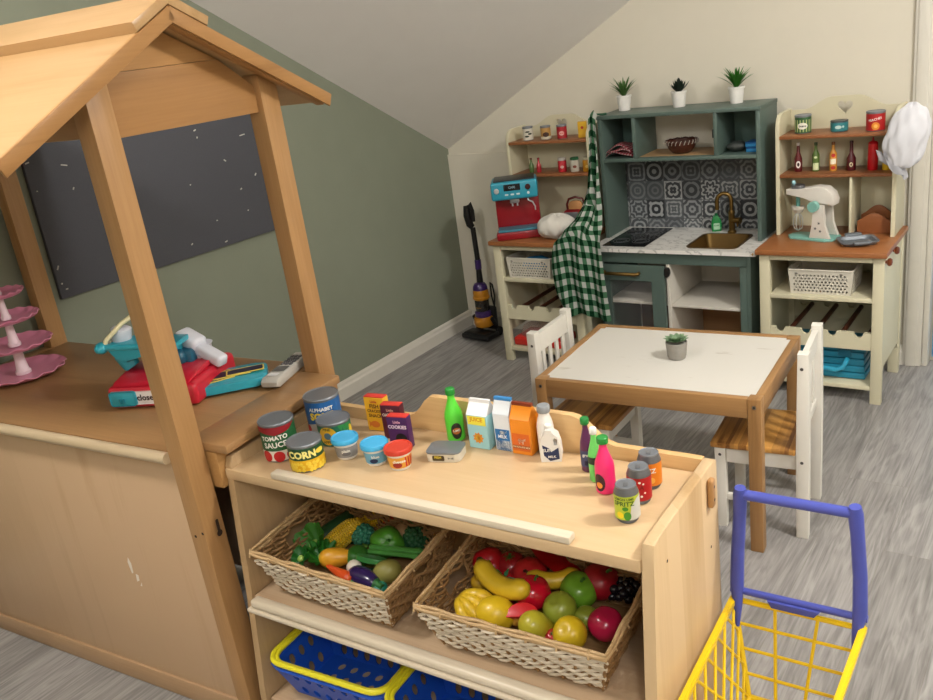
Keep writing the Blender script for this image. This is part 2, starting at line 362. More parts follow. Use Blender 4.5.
# keyhole slot on the right face, two screw holes on the front face
decal(p,'keyhole',[rrect(-.004,.004,-.018,.012,.0035),circ(0,-.021,.0075,14)],lambda u,v,o:(.0004+o,.022+u,.513+v),DARKH,.0003)
decal(p,'screw_hole',[circ(0,0,.0035,10)],lambda u,v,o:(-.034+u,-.0124-o,.497+v),DARKH,.0003)
decal(p,'screw_hole',[circ(0,0,.0035,10)],lambda u,v,o:(-.010+u,-.0124-o,.508+v),DARKH,.0003)
obj('corner_post',post(-.045,0,.428,.483),WST,st)
obj('corner_post',post(-SL,-SL+.045,-.012,.043),WST,st)
obj('corner_post',post(-SL,-SL+.04,.428,.483),WST,st)
obj('front_panel',B(-SL+.046,-.046,.0,.016,.05,.662,.001),WPAN,st)
obj('bottom_rail',B(-SL+.046,-.046,-.006,.016,.0,.053,.003),WRAIL,st)
obj('back_panel',B(-SL+.046,-.046,.455,.47,.02,.665),WPAN,st)
obj('countertop',B(-SL+.047,-.062,-.003,.478,.666,.69,.003),WSTX,st)
bm=BM(); tube(bm,[(-SL+.05,-.0155,.680),(-.052,-.0155,.680)],.0125,12); obj('counter_rail',bm,wood('#cdb898','#b39a76','X',6,.3,name='rail_light'),st)
bm=B(-.0605,.056,.0445,.4265,.672,.692,.004); obj('end_strip',bm,WSTX,st)
obj('end_apron',B(-.018,.02,.0455,.4255,.588,.6715,.003),wood('#b98d57','#8f6334','Y',6,.38,name='apron'),st)
bm=B(-SL-.0,-SL+.0458,.0445,.4265,.60,.69,.003); obj('end_apron',bm,WSTX,st)
# roof: two boards, barge boards at the gable, ridge cap
RX0,RX1=-1.035,.046
def slopebox(bm,x0,x1,d0,d1,t0,t1,side,bev=.003):
    """along slope distance d from apex, thickness t normal to it"""
    L=math.hypot(1,S); 
    def f(u,v,t): return (t,AP[0]+side*(u/L+v*S/L*1.0), AP[1]-S*u/L+v/L)
    return prism(bm,[(d0,t0),(d1,t0),(d1,t1),(d0,t1)],f,x0,x1,bev)
for side in (-1,1):
    bm=slopebox(BM(),RX0,RX1,-.007,.462,.0,.017,side,.004); obj('roof_board',bm,WROOF,st)
    bm=slopebox(BM(),RX1-.024,RX1-.001,.004,.450,-.012,-.0002,side,.002); obj('roof_batten',bm,WGABX,st); obj('barge_board',slopebox(BM(),RX1+.0002,RX1+.007,-.0065,.4635,-.011,.0168,side,.002),WGABX,st)
    bm=slopebox(BM(),RX0,RX0+.026,.012,.455,-.022,-.0005,side,.003); obj('barge_board',bm,WGABX,st)
    bm=slopebox(BM(),RX0-.006,RX1+.008,-.018,.088,.0175,.038,side,.006); obj('ridge_cap',bm,WROOF,st)
for x0 in (-.036,-SL+.015):
    z1=1.425; y0,y1=.0435,.4275
    obj('cross_board',prism(BM(),[(y0,1.312),(y1,1.306),(y1,min(z1,under(y1)-.024)),(AP[0]+.16,z1),(AP[0]-.136,z1),(y0,min(z1,under(y0)-.003))],YZ,x0,x0+.02,.001),WGAB,st)
    obj('gable_panel',prism(BM(),[(AP[0]-.16,z1+.001),(AP[0]+.16,z1+.001),(AP[0],AP[1]-.006)],YZ,x0+.002,x0+.016),wood('#b78a55','#8a5c2e','Y',2.6,.4,name='gable_figured'),st)
for y in (.0,.46):
    obj('eave_rail',B(-SL+.046,-.046,y,y+.018,1.32,min(1.385,under(y)-.006),.002),WSTX,st)
# the end frames lean inwards a little towards the top
for part in st.children:
    for ob_ in [part]+list(part.children):
        for v in ob_.data.vertices:
            if v.co.z>.70: v.co.x-=.013*(v.co.z-.70)/.70*max(0,min(1,(v.co.x+.9)/.8))
# white scuff on the front panel
decal(st,'scuff_mark',[[(0,0),(.006,.004),(.008,.03),(.002,.045),(-.004,.03)],[(.01,-.02),(.02,-.015),(.022,.0),(.013,.002)],[(.018,-.03),(.024,-.03),(.026,-.018)]],lambda u,v,o:(-.31+u,-.0005-o,.335+v),plain('#e4dcd0',.8,name='scuff'),.0003)
# ------------------------------------------------------------ pin board on the left wall
FELT=plain('#58595f',.95,var=.08,bump=.5,scale=300,name='charcoal_felt',spec=.1)
pb=thing('pin_board','large dark grey felt pin board on the green wall behind the stall','pin board',(WALLX,1.835,1.14))
bm=BM(); prism(bm,[(-.46,-.335),(.46,-.345),(.465,.27),(-.455,.29)],YZ,.001,.016,.002); obj('board',bm,FELT,pb)
PAP=plain('#c9c7c0',.8,name='paper')
for (px,py,a,l) in ((-0.445, 0.079, 10, 0.012),(-0.334, 0.052, -15, 0.02),(-0.325, -0.021, 60, 0.008),(-0.44, -0.005, 0, 0.004),(0.17, 0.074, 20, 0.01),(0.173, 0.049, 70, 0.006),(0.372, 0.025, 5, 0.024),(0.27, -0.048, -40, 0.01),(0.396, -0.123, 50, 0.01),(0.315, -0.16, 30, 0.008),(0.326, -0.242, 0, 0.005),(0.177, -0.244, 0, 0.005),(0.049, -0.297, 30, 0.008),(0.196, -0.326, 10, 0.012),(-0.446, -0.238, 60, 0.014),(-0.437, -0.308, 0, 0.007),(-0.448, -0.288, 45, 0.005),(0.1, -0.1, 20, 0.004),(-0.2, -0.1, 50, 0.004)):
    bm=BM(); T=TR(.0175,px,py,a,0,0); box(bm,-.0012,.0012,-l/2,l/2,-.0018,.0018,0,T); obj('paper_scrap',bm,PAP,pb,smooth=False)
# ------------------------------------------------------------ pink cake stand
PINK=plain('#d98aa6',.35,name='pink_plastic',coat=.2); PALE=plain('#e9d3da',.35,name='pale_pink_plastic')
ck=thing('cake_stand','four-tier pink plastic cake stand with pale pillars on the stall counter','cake stand',(-2.36,1.098,.6905))
def scallop(bm,r,z,n=72,lob=14):
    prof=[(0,0),(.55*r,.0),(.9*r,.004),(r,.012)]
    for k,(rr,zz) in enumerate(prof[:-1]): pass
    rings=[]
    for k,(rr,zz) in enumerate([(.002,0),(.5*r,0),(.82*r,.002),(.95*r,.008),(r,.013)]):
        rings.append([bm.verts.new((rr*(1+.05*(k/4)**2*abs(math.sin(lob*PI*i/n)))*math.cos(2*PI*i/n),rr*(1+.05*(k/4)**2*abs(math.sin(lob*PI*i/n)))*math.sin(2*PI*i/n),z+zz+(.002*math.cos(2*PI*i*lob/n) if k>2 else 0))) for i in range(n)])
    fs=[bm.faces.new(rings[0][::-1])]
    for k in range(4):
        for i in range(n): fs.append(bm.faces.new((rings[k][i],rings[k][(i+1)%n],rings[k+1][(i+1)%n],rings[k+1][i])))
    bmesh.ops.recalc_face_normals(bm,faces=bm.faces); bmesh.ops.solidify(bm,geom=list(bm.faces),thickness=.0022); return bm
T=[(.108,.003),(.093,.083),(.079,.158),(.06,.226)]
for r,z in T: obj('tier_plate',scallop(BM(),r,z),PINK,ck)
for i in range(3):
    z0,z1=T[i][1]+.003,T[i+1][1]-.001; rr=.016-.003*i
    bm=lathe(BM(),[(rr*1.25,z0),(rr*1.3,z0+.008),(rr*1.05,z0+.012),(rr*.85,(z0+z1)/2),(rr*.75,z1-.004),(rr*.9,z1)],20); obj('pillar',bm,PALE,ck)
bm=lathe(BM(),[(.008,.23),(.009,.235),(.006,.245),(.009,.255),(.003,.262)],16); obj('finial',bm,PALE,ck)
# ------------------------------------------------------------ toy till
TR_=plain('#c81f35',.28,coat=.3,name='till_red'); TQ=plain('#2ba0b4',.3,coat=.2,name='till_turquoise'); TW=plain('#d9dbe4',.35,name='till_white'); CRP=plain('#e8dfb4',.5,name='cream_plastic')
tl=thing('cash_register','red and turquoise toy cash register with a closed sign on the stall counter','toy till',(-1.785,1.168,.6905),24)
obj('base',B(-.115,.115,-.105,.105,.002,.056,.012,seg=4),TR_,tl)
bm=BM(); prism(bm,[(-.10,.0565),(.09,.0565),(.075,.068),(-.02,.071),(-.09,.064)],lambda u,v,t:(t,u,v),-.10,.10,.004); obj('upper_casing',bm,TR_,tl)
sl_=obj('sign_slot',B(-.1,.018,-.1065,-.103,.013,.045,.005),plain('#efe6e4',.5,name='sign_white'),tl)
obj('sign_slider',B(-.106,-.038,-.112,-.105,.011,.047,.007),TQ,tl)
bm=BM(); tube(bm,[(-.078,-.1125,.019),(-.078,-.1135,.030)],.003,8); tube(bm,[(-.069,-.1125,.019),(-.069,-.1135,.030)],.003,8); obj('slider_grip',bm,plain('#1e7f92',.4),tl)
text(sl_,'closed',.0205,mfront(-.1066,0,0),plain('#3a1d1d',.6),u=-.0115,v=.029,bold=.03)
# turquoise tray bar, pillar and cups
bm=BM(); box(bm,-.05,.03,-.045,.02,.058,.122,.006,TR(0,0,0,-8,0,0)); obj('screen_pillar',bm,TQ,tl)
bm=BM(); prism(bm,[(-.125,.140),(.05,.133),(.05,.121),(-.02,.118),(-.075,.098),(-.10,.106)],lambda u,v,t:(u,t,v),-.055,.03,.004); obj('conveyor_body',bm,TQ,tl)
bm=BM(); tube(bm,[(-.13,-.052,.138),(.05,-.052,.133)],.008,10); ball(bm,(-.133,-.05,.137),(.016,.02,.014)); obj('scanner_rail',bm,TQ,tl)
bm=lathe(BM(),[(.019,0),(.022,.006),(.024,.045),(.02,.048)],20,M=TR(-.112,.0,.122,0,10,0)); obj('roll_holder',bm,TW,tl)
bm=lathe(BM(),[(.018,0),(.021,.006),(.022,.04),(.018,.044)],20,M=TR(-.085,-.02,.075,0,-30,0)); obj('side_cup',bm,TQ,tl)
bm=tube(BM(),[(-.128,-.05,.138),(-.118,-.045,.155),(-.085,-.02,.185),(-.05,.01,.205),(-.02,.03,.212)],.0055,10); obj('scanner_arm',bm,CRP,tl)
bm=lathe(BM(),[(.02,0),(.024,.004),(.026,.045),(.03,.05)],22,M=TR(.062,.05,.05,0,0,0)); obj('scanner_stand',bm,TW,tl)
bm=BM(); M=TR(.045,.045,.108,0,22,-20); box(bm,-.04,.03,-.024,.024,-.016,.02,.012,M,3); box(bm,.0,.105,-.017,.017,-.022,.008,.009,M,3); obj('scanner_handset',bm,TW,tl)
bm=BM(); ball(bm,(.03,.0,.085),(.018,.018,.02)); box(bm,.02,.06,0,.04,.05,.1,.006); obj('scanner_joint',bm,plain('#1c5a73',.4),tl)
# card reader lying in front of the till
ct=thing('money_tray','turquoise toy money tray lying beside the red till','tray',(-1.655,1.236,.6925),47)
bm=BM(); prism(bm,rrect(-.09,.085,-.058,.058,.026,5),XY,.006,.026,.004); prism(bm,rrect(-.06,.07,-.04,.04,.02,5),XY,.0,.0065,.0); obj('base',bm,TQ,ct)
def card(loc,rz,lab,c1,w=.04,h=.066,rx=0):
    t=thing('play_card',lab,'play card',loc,rz,'play cards on the turquoise tray')
    obj('card_stock',prism(BM(),rrect(-w/2,w/2,-h/2,h/2,.004,3),XY,0,.0016),plain('#e8cf5e',.5),t)
    decal(t,'printed_face',[rrect(-w/2+.003,w/2-.003,-h/2+.003,h/2-.003,.003,3)],mtop(.0016),c1,.0003)
    return t
OLIV=plain('#6b6c52',.5,var=.5,scale=120,name='note_print'); INDI=plain('#23213a',.5,name='dark_print')
g1=card((-1.684,1.204,.7191),47-75,'olive printed play card at the till end of the turquoise tray',OLIV,.062,.095)
g2=card((-1.657,1.240,.7211),47-88,'dark blue play card overlapping the middle of the turquoise tray',INDI,.045,.092)
g3=card((-1.633,1.262,.7231),47-88,'dark blue play card nearest the end of the turquoise tray',INDI,.036,.09)
# remote control
rm=thing('remote_control','grey toy remote control with small keys at the back right corner of the stall counter','remote control',(-1.568,1.335,.6935),20)
bm=BM(); prism(bm,[(-.098,.006),(-.085,.0),(.08,.0),(.092,.008),(.088,.021),(-.088,.026),(-.1,.018)],lambda u,v,t:(t,u,v),-.022,.022,.005); obj('casing',bm,plain('#b9b6ae',.4,name='phone_grey'),rm)
PM=Matrix(((1,0,0,0),(0,1,-.03,0),(0,-.028,1,.0245),(0,0,0,1)))
mp=lambda u,v,o:(u,v,.0242-.028*v+o)
decal(rm,'screen',[rrect(-.017,.017,-.05,-.014,.004)],mp,plain('#6e6d68',.25,name='phone_screen'),.0008)
for i in range(4):
    for j in range(3): 
        bm=BM(); cx,cy=-.011+j*.011,.002+i*.018; z=.0242-.028*cy; box(bm,cx-.004,cx+.004,cy-.006,cy+.006,z-.002,z+.0022,.0015); obj('key',bm,plain('#58585a',.45,name='phone_key'),rm)
decal(rm,'soft_key',[rrect(-.014,.014,-.08,-.06,.006)],mp,plain('#e6e6e6',.4),.001)
# ------------------------------------------------------------ low shelf unit
SX,SY,SA=-.497,1.04,2.2
WSH=wood('#cfb28a','#b38f62','X',5,.33,name='shelf_top_wood',fine=.15,spec=.5); WSHZ=wood('#cfb28a','#ab8859','Z',4,.4,stave=.055,name='shelf_side_wood',fine=.12); WSHI=wood('#bb9d76','#98794f','Z',4,.5,name='shelf_inside_wood')
WEDG=wood('#d9ccb6','#bfb098','X',6,.3,name='worn_edge_wood',spec=.5); WSHM=wood('#c2a788','#a08262','X',5,.4,name='middle_shelf_wood')
sh=thing('shelf_unit','low open beech shelf unit with a rimmed top standing right of the stall','shelf unit',(SX,SY,0),SA)
W=.937; D=.303
side=[(0,0),(D,0),(D,.652),(D-.012,.657),(.03,.657),(.008,.655),(.0,.637),(.0,.62),(-.052,.06),(-.052,0)]
side=[(-.066,0),(D,0),(D,.65),(D-.012,.657),(.028,.657),(.006,.654),(-.002,.636),(-.004,.60),(-.03,.33),(-.060,.09)]
obj('side_panel',prism(BM(),side,YZ,-.02,0,.0025),WSHZ,sh)
side2=[(-.066,0),(D,0),(D,.65),(D-.012,.657),(.028,.657),(.006,.654),(-.002,.636),(-.004,.60),(-.03,.33),(-.060,.09)]
obj('side_panel',prism(BM(),side2,YZ,-W,-W+.018,.0025),WSHI,sh)
obj('top_board',B(-W+.0005,-.001-.0195,-.006,D-.018,.606,.63,.003),WSH,sh)
bm=B(-.0205,-.003,-.0065,-.0045,.604,.63); bm.free()
bm=BM(); M=TR(0,0,0); box(bm,-.800,-.138,-.007,.015,.6303,.6445,.0035,None,2); obj('front_lip',bm,WEDG,sh)
# wavy back panel
pts=[]
def wave(u):
    x=-u
    def sm(a,b,t): t=max(0,min(1,(t-a)/(b-a))); return t*t*(3-2*t)
    return .655+.052*(sm(.19,.27,x)*(1-sm(.60,.66,x)))
xs=[-W+.02+i*(W-.041)/60 for i in range(61)]
poly=[(-W+.02,.0),(-.021,.0)]+[(x,wave(x)) for x in reversed(xs)]
obj('back_panel',prism(BM(),poly,lambda u,v,t:(u,t,v),D-.016,D-.001,.0015),WSHI if False else wood('#dcb782','#bd9056','X',5,.4,name='shelf_back_wood'),sh)
ms=obj('middle_shelf',B(-W+.019,-.021,-.026,D-.017,.311,.334,.003),WSHM,sh)
bm=BM(); box(bm,-W+.032,-.02,-.052,-.0265,.3225,.342,.007,None,3); box(bm,-W+.024,-.02,-.057,-.0265,.313,.3222,.003); obj('shelf_nosing',bm,WEDG,sh)
obj('bottom_shelf',B(-W+.019,-.021,-.05,D-.017,.055,.078,.003),WSHM,sh)
obj('plinth',B(-W+.019,-.021,-.02,.0,.0,.0545),WSHI,sh)
bk=obj('bracket',B(.0005,.011,D-.06,D-.042,.585,.64,.004,seg=3),wood('#b98c5a','#966a3c','Z',6,.4,name='bracket_wood'),sh)
for zz in (.6,.625): 
    decal(bk,'screw',[circ(0,0,.003,10)],lambda u,v,o,zz=zz:(.0112+o,D-.051+u,zz+v),BLACK,.0002)
for (y,z) in ((.05,.60),(.26,.61),(.255,.5),(.04,.3)): decal(sh,'screw_hole',[circ(0,0,.003,10)],lambda u,v,o,y=y,z=z:(o+.0004,y+u,z+v),DARKH,.0002)
def SW(lx,ly): 
    a=R(SA); return (SX+lx*math.cos(a)-ly*math.sin(a),SY+lx*math.sin(a)+ly*math.cos(a))
# ------------------------------------------------------------ toy groceries on the shelf top
TZ=.6305
def clampxy(x,y,r):
    a=R(SA); dx,dy=x-SX,y-SY; lx=dx*math.cos(a)+dy*math.sin(a); ly=-dx*math.sin(a)+dy*math.cos(a)
    ly=min(ly,D-.02-r); ly=max(ly,.018+r) if -.77<lx<-.13 else ly; lx=min(lx,-.024-r); return SW(lx,ly)
def can(name,label,x,y,r,h,colr,off=0,z=TZ,group='toy food tins on the shelf unit',rim=GREYLID,rot=None):
    x,y=clampxy(x,y,r) if z==TZ else (x,y)
    t=thing(name,label,'toy tin',(x,y,z),(rot if rot is not None else face(x,y))+off,group)
    obj('tin_body',lathe(BM(),[(r-.002,0),(r-.0008,.002),(r-.0008,h-.002),(r-.001,h)],36),GREYLID,t)
    lb=obj('label',lathe(BM(),[(r,.003),(r,h-.006)],40,cap=False),plain(colr,.42,var=.03),t)
    bm=BM(); lathe(bm,[(r-.004,h-.0035),(r+.0006,h-.004),(r+.0012,h-.001),(r-.0002,h+.0015),(r-.0022,h+.0005),(r-.003,h-.005),(r*.72,h-.0055),(r*.70,h-.0045),(r*.45,h-.0045),(r*.42,h-.0055),(.001,h-.0055)],36,cap=False); obj('lid',bm,rim,t)
    return t,lb,mcyl(r)
def bandp(u0,u1,v0,v1): return [rect(u0,u1,v0,v1)]
def ring_band(lb,r,v0,v1,col,o=.0004,name='label_band'): 
    return obj(name,lathe(BM(),[(r+o,v0),(r+o,v1)],40,cap=False),plain(col,.42,var=.03),lb)
# tomato sauce
r=.037; t,lb,m=can('tomato_sauce_tin','tall toy tin with a tomato sauce label, nearest the stall',-1.355,1.093,.037,.084,'#1e5c33',off=-12)
ring_band(lb,r,.0035,.026,'#e6e0d4'); decal(lb,'red_curve',[[(-.11,.079),(-.11,.066),(-.03,.067),(0,.061),(.03,.067),(.045,.076),(.05,.079)]],m,plain('#8e1420',.4),.0006)
text(lb,'TOMATO',.0135,m,INKW,v=.0545,o=.001,bold=.03,u=-.004,rot=3); text(lb,'SAUCE',.0165,m,INKW,v=.039,o=.001,bold=.03,u=-.004,rot=3)
decal(lb,'tomato_picture',[circ(-.028,.014,.0125,18),circ(.0,.013,.012,18),circ(.027,.014,.0115,18)],m,plain('#c01d22',.4),.0009)
# corn
r=.0355; t,lb,m=can('sweetcorn_tin','short toy tin with a yellow corn label, beside the tomato sauce tin',-1.264,1.078,.0355,.058,'#1d4a2b',off=-8)
ring_band(lb,r,.0035,.027,'#e3b21c')
cbm=[circ(rnd.uniform(-.1,.1),.005+.0068*(i%3)+.002*rnd.random(),.0036,8,.0042) for i in range(96)]
decal(lb,'kernel_picture',cbm,m,plain('#f2cf45',.35,var=.2,scale=200),.0009)
text(lb,'CORN',.0205,m,plain('#f0e58a',.5,var=0),v=.0385,o=.001,bold=.045,u=-.006); decal(lb,'cob_picture',[circ(.034,.040,.011,14,.0055,)],m,plain('#ead04c',.4),.001)
# alphabet soup
r=.039; t,lb,m=can('alphabet_soup_tin','tall blue toy soup tin at the back by the stall post',-1.358,1.232,.039,.08,'#1f5f9f',off=-18)
text(lb,'ALPHABET',.0115,m,INKW,v=.058,o=.001,bold=.03,u=.006); text(lb,'SOUP',.022,m,plain('#e9ca3a',.5,var=0),v=.0415,o=.001,bold=.05,u=.006)
decal(lb,'label_splash',[[(-.05,.0),(.06,.003),(.05,.022),(.02,.018),(-.01,.026),(-.04,.02)]],m,plain('#b9b3ac',.5),.0006); decal(lb,'label_flash',[circ(-.035,.012,.009)],m,RED,.0009)
# pineapple
r=.036; t,lb,m=can('pineapple_tin','short toy tin with a round pineapple emblem, between the soup tin and the tubs',-1.288,1.189,.036,.052,'#1c6a52',off=-10)
decal(lb,'pineapple_emblem',[circ(-.012,.026,.0205,26)],m,plain('#e8b72a',.4),.0006); decal(lb,'emblem_centre',[circ(-.012,.026,.008,18)],m,plain('#5b7f96',.4),.0009)
text(lb,'PINE',.0085,m,plain('#1d3f2a',.6),v=.041,o=.001,u=-.012); text(lb,'APPLE',.0085,m,plain('#1d3f2a',.6),v=.012,o=.001,u=-.012)
decal(lb,'leaf_picture',[[(.022,.046),(.028,.02),(.034,.044)],[(.03,.046),(.037,.018),(.043,.046)],[(.012,.047),(.02,.03),(.024,.047)]],m,plain('#2f8d4a',.4),.0008)
decal(lb,'yellow_picture',[circ(.043,.02,.012,16,.019)],m,plain('#e9c93c',.4),.0007)
# yogurt tubs
def tub(label,x,y,lidc,bandc,txt,extra=None):
    x,y=clampxy(x,y,.028); t=thing('yogurt_tub',label,'toy tub',(x,y,TZ),face(x,y)-6,'toy tubs with coloured lids')
    h=.04; obj('pot',lathe(BM(),[(.019,0),(.0205,.002),(.0255,h)],32),WHITE,t)
    m=mcone(.0205,.0255,h); lb=obj('label',lathe(BM(),[(.0215,.006),(.0245,.030)],36,cap=False),plain(bandc,.4),t)
    ld=obj('lid',lathe(BM(),[(.026,h-.004),(.0285,h-.004),(.029,h+.003),(.027,h+.006),(.0245,h+.006),(.0235,h+.0045),(.001,h+.0045)],36),plain(lidc,.35,name='tub_lid'),t)
    text(lb,txt,.009,m,INKW,v=.022,o=.0016,bold=.03); 
    if extra: extra(lb,m)
    return t
tub('toy tub with a sky blue lid and grey label, nearest the corn tin',-1.211,1.139,'#3fa6d6','#8f8f90','plain',lambda lb,m:decal(lb,'label_oval',[circ(0,.015,.009,14,.004)],m,plain('#6a6a6c',.5),.0014))
tub('toy tub with a sky blue lid and a blue label, middle of the three tubs',-1.133,1.141,'#3fa6d6','#6aa9c9','blue',lambda lb,m:decal(lb,'label_oval',[circ(-.004,.013,.008,14,.005)],m,NAVY,.0014))
tub('toy tub with a red lid and orange striped label',-1.073,1.143,'#c33a26','#e3a33b','cheese',lambda lb,m:(decal(lb,'label_stripe',[rect(.012+k*.006,.015+k*.006,.008,.029) for k in range(4)],m,RED,.0014),decal(lb,'label_badge',[circ(-.004,.014,.009,14,.006)],m,plain('#9c2b22',.4),.0014)))
# cardboard packets
def packet(name,label,x,y,w,d,h,col,topc,rz,lines,pics=(),z=TZ):
    x,y=clampxy(x,y,d/2) if z==TZ else (x,y); t=thing(name,label,'toy packet',(x,y,z),rz)
    obj('carton',B(-w/2,w/2,-d/2,d/2,0,h,.0012),plain(col,.45,var=.03),t)
    obj('end_flap',B(-w/2+.0005,w/2-.0005,-d/2+.0005,d/2-.0005,h+.0002,h+.0022,.0006),plain(topc,.45),t)
    m=mfront(-d/2)
    fr=decal(t,'front_print',[rect(-w/2+.002,w/2-.002,.002,h-.002)],m,plain(col,.42,var=.03),.0004)
    for s,size,v,c,sx in lines: text(fr,s,size,m,plain(c,.5,var=0),v=v,o=.0012,sx=sx,bold=.03)
    for nm,pl,c in pics: decal(fr,nm,pl,m,plain(c,.45),.0009)
    return t
packet('cracker_packet','yellow toy cracker packet with a red top, behind the tubs',-1.228,1.266,.05,.02,.078,'#eab12a','#c9342b',8,[('Little',.008,.069,'#b8332b',1),('FISH',.0125,.058,'#5a2412',1),('CRACKER',.0095,.047,'#5a2412',.9),('SNACK',.0105,.036,'#5a2412',1)],[('fish_picture',[circ(-.004,.016,.012,16,.008),[(-.019,.008),(-.012,.016),(-.019,.024)]],'#d8742a')])
packet('snack_packet','dark maroon toy packet with a red top, just behind the purple cookies packet',-1.168,1.247,.046,.02,.076,'#54182c','#c9342b',12,[('Little',.008,.066,'#e0a090',1),('OAT BARS',.009,.055,'#e6d6c8',.9)],[])
packet('cookies_packet','purple toy cookies packet with a red top, standing before the maroon one',-1.125,1.215,.046,.02,.07,'#4b1f58','#c9342b',12,[('Little',.008,.060,'#e5a6b6',1),('COOKIES',.0105,.049,'#f0d9e6',.95)],[('cookie_picture',[circ(.006,.022,.0135,20)],'#140f12'),('orange_corner',[[(-.021,.003),(.021,.003),(.0,.012)]],'#c0632c')])
# sardine tin
x,y=clampxy(-1.010,1.212,.04); t=thing('sardine_tin','flat grey-lidded toy fish tin lying in front of the green bottle','toy tin',(x,y,TZ),18)
obj('tin_body',prism(BM(),rrect(-.035,.035,-.026,.026,.011,5),XY,0,.017,.001),plain('#cfc9b8',.45,name='tin_cream'),t)
obj('lid',prism(BM(),rrect(-.036,.036,-.027,.027,.012,5),XY,.0172,.0205,.001),GREYLID,t)
lb=decal(t,'side_label',[rrect(-.021,.004,.003,.0145,.003)],mfront(-.026),plain('#46391e',.5),.0005); text(lb,'FISH',.0075,mfront(-.026),plain('#e6cf45',.5),u=-.009,v=.0105,o=.001); text(t,'in oil',.006,mfront(-.026),INKK,u=.017,v=.009,o=.0007)
# bottles
def bottle(name,label,x,y,prof,col,capc,capp,lab=None,z=TZ,cat='toy bottle',group=None,rough=.3,off=0,n=26,rot=None):
    rmax=max(p[0] for p in prof); 
    if z==TZ: x,y=clampxy(x,y,rmax)
    t=thing(name,label,cat,(x,y,z),(face(x,y) if rot is None else rot)+off,group)
    b=obj('bottle_body',lathe(BM(),prof,n),plain(col,rough,coat=.15,var=.03),t)
    obj('cap',lathe(BM(),capp,18),plain(capc,.4,var=.03),t)
    return t,b
def bprof(r,h,neck=.3): return [(r*.85,0),(r,.003),(r*1.0,h*.45),(r*.92,h*.55),(r*.55,h*.72),(r*.40,h*.80),(r*.38,h*.9)]
def bcap(r,h,k=.5): return [(r*k,h*.885),(r*k*1.05,h*.89),(r*k*1.05,h*.985),(r*k*.9,h)]
t,b=bottle('green_juice_bottle','bright green toy bottle with a dark oval label against the back panel',-1.037,1.30,bprof(.019,.114),'#58cf3a','#158a2c',bcap(.019,.114))
lb=decal(t,'label',[circ(.002,.026,.0115,20,.018)],mcyl(.019),plain('#2a2a22',.45),.0004); decal(lb,'label_ring',[circ(.002,.026,.0085,18,.007)],mcyl(.019),plain('#c26c28',.45),.0007); text(lb,'LIME',.0065,mcyl(.019),INKW,u=.002,v=.027,o=.001)
MC_=None
def carton(name,label,x,y,w,h,front,top,cap,rz,lines,pics,side=None,d=None):
    d=d or w*.9; x,y=clampxy(x,y,d/2); t=thing(name,label,'toy carton',(x,y,TZ),rz,'gable top cartons on the shelf unit')
    hb=h*.72
    obj('carton_body',B(-w/2,w/2,-d/2,d/2,0,hb,.0012),plain(front,.4,var=.03),t)
    obj('gable_top',prism(BM(),[(-d/2,hb+.0002),(d/2,hb+.0002),(.003,h*.93),(.003,h),(-.003,h),(-.003,h*.93)],YZ,-w/2,w/2,.0008),plain(top,.4,var=.03),t)
    if cap: obj('fold_strip',B(-w/2-.0004,w/2+.0004,-.0036,.0036,h*.94,h+.0006,.0006),plain(cap,.4),t)
    m=mfront(-d/2); fr=decal(t,'front_print',[rect(-w/2+.001,w/2-.001,.001,hb-.001)],m,plain(front,.4,var=.03),.0004)
    for nm,pl,c in pics: decal(fr,nm,pl,m,plain(c,.45),.0008)
    for s,size,u,v,c in lines: text(fr,s,size,m,plain(c,.5,var=0),u=u,v=v,o=.0012,bold=.03)
    return t
star=[((.009 if i%2 else .013)*math.cos(PI*i/9),.024+(.009 if i%2 else .013)*math.sin(PI*i/9)) for i in range(18)]
carton('juice_carton','pale blue and white toy juice carton with an orange flower, leftmost carton',-.966,1.296,.047,.1,'#9ccdd3','#e8e9ea',None,3,[('JUICE',.012,0,.064,'#d89a1a')],[('yellow_band',[rect(-.021,.021,.052,.071)],'#efe34e'),('sun_picture',[star],'#e0912b'),('sun_centre',[circ(0,.024,.006,14)],'#e9c63a')])
carton('milk_carton','white and blue toy milk carton with a cow, middle carton',-.914,1.295,.037,.108,'#dfe6ee','#e6edf4','#3a86c4',3,[('MILK',.0095,0,.03,'#f0f4fa')],[('blue_panel',[rect(-.016,.016,.0,.046)],'#2a6fae'),('cow_picture',[circ(0,.039,.0075,12,.004),[(-.005,.036),(-.005,.031),(-.003,.031),(-.003,.036)],[(.003,.036),(.003,.031),(.005,.031),(.005,.036)],[(.006,.041),(.011,.044),(.009,.038)]],'#eef2f6'),('lower_band',[rect(-.016,.016,.0,.022)],'#dfe8f2')])
carton('chocolate_milk_carton','orange toy milk carton with a small cow, rightmost carton',-.870,1.297,.043,.103,'#e58a1c','#e58a1c','#7d2f10',3,[('CHOCOLATE MILK',.0045,0,.0165,'#f4e3c4')],[('label_panel',[rect(-.019,.019,.008,.045)],'#d4631b'),('brown_band',[rect(-.019,.019,.013,.020)],'#5f2410'),('cow_picture',[circ(0,.031,.0075,12,.004),[(-.005,.028),(-.005,.023),(-.003,.023),(-.003,.028)],[(.003,.028),(.003,.023),(.005,.023),(.005,.028)],[(.006,.033),(.011,.036),(.009,.030)]],'#f3ead8')])
t,b=bottle('white_milk_bottle','white toy milk bottle with a grey cap behind the small milk jug',-.826,1.30,[(.015,0),(.0165,.003),(.0165,.058),(.014,.072),(.0105,.082),(.011,.09)],'#e6e4df','#8b8f92',[(.0125,.0885),(.013,.09),(.013,.1),(.0115,.102)])
x,y=clampxy(-.806,1.276,.016); t=thing('milk_jug','small white toy milk jug with a handle and navy label','toy bottle',(x,y,TZ),face(x,y)-8)
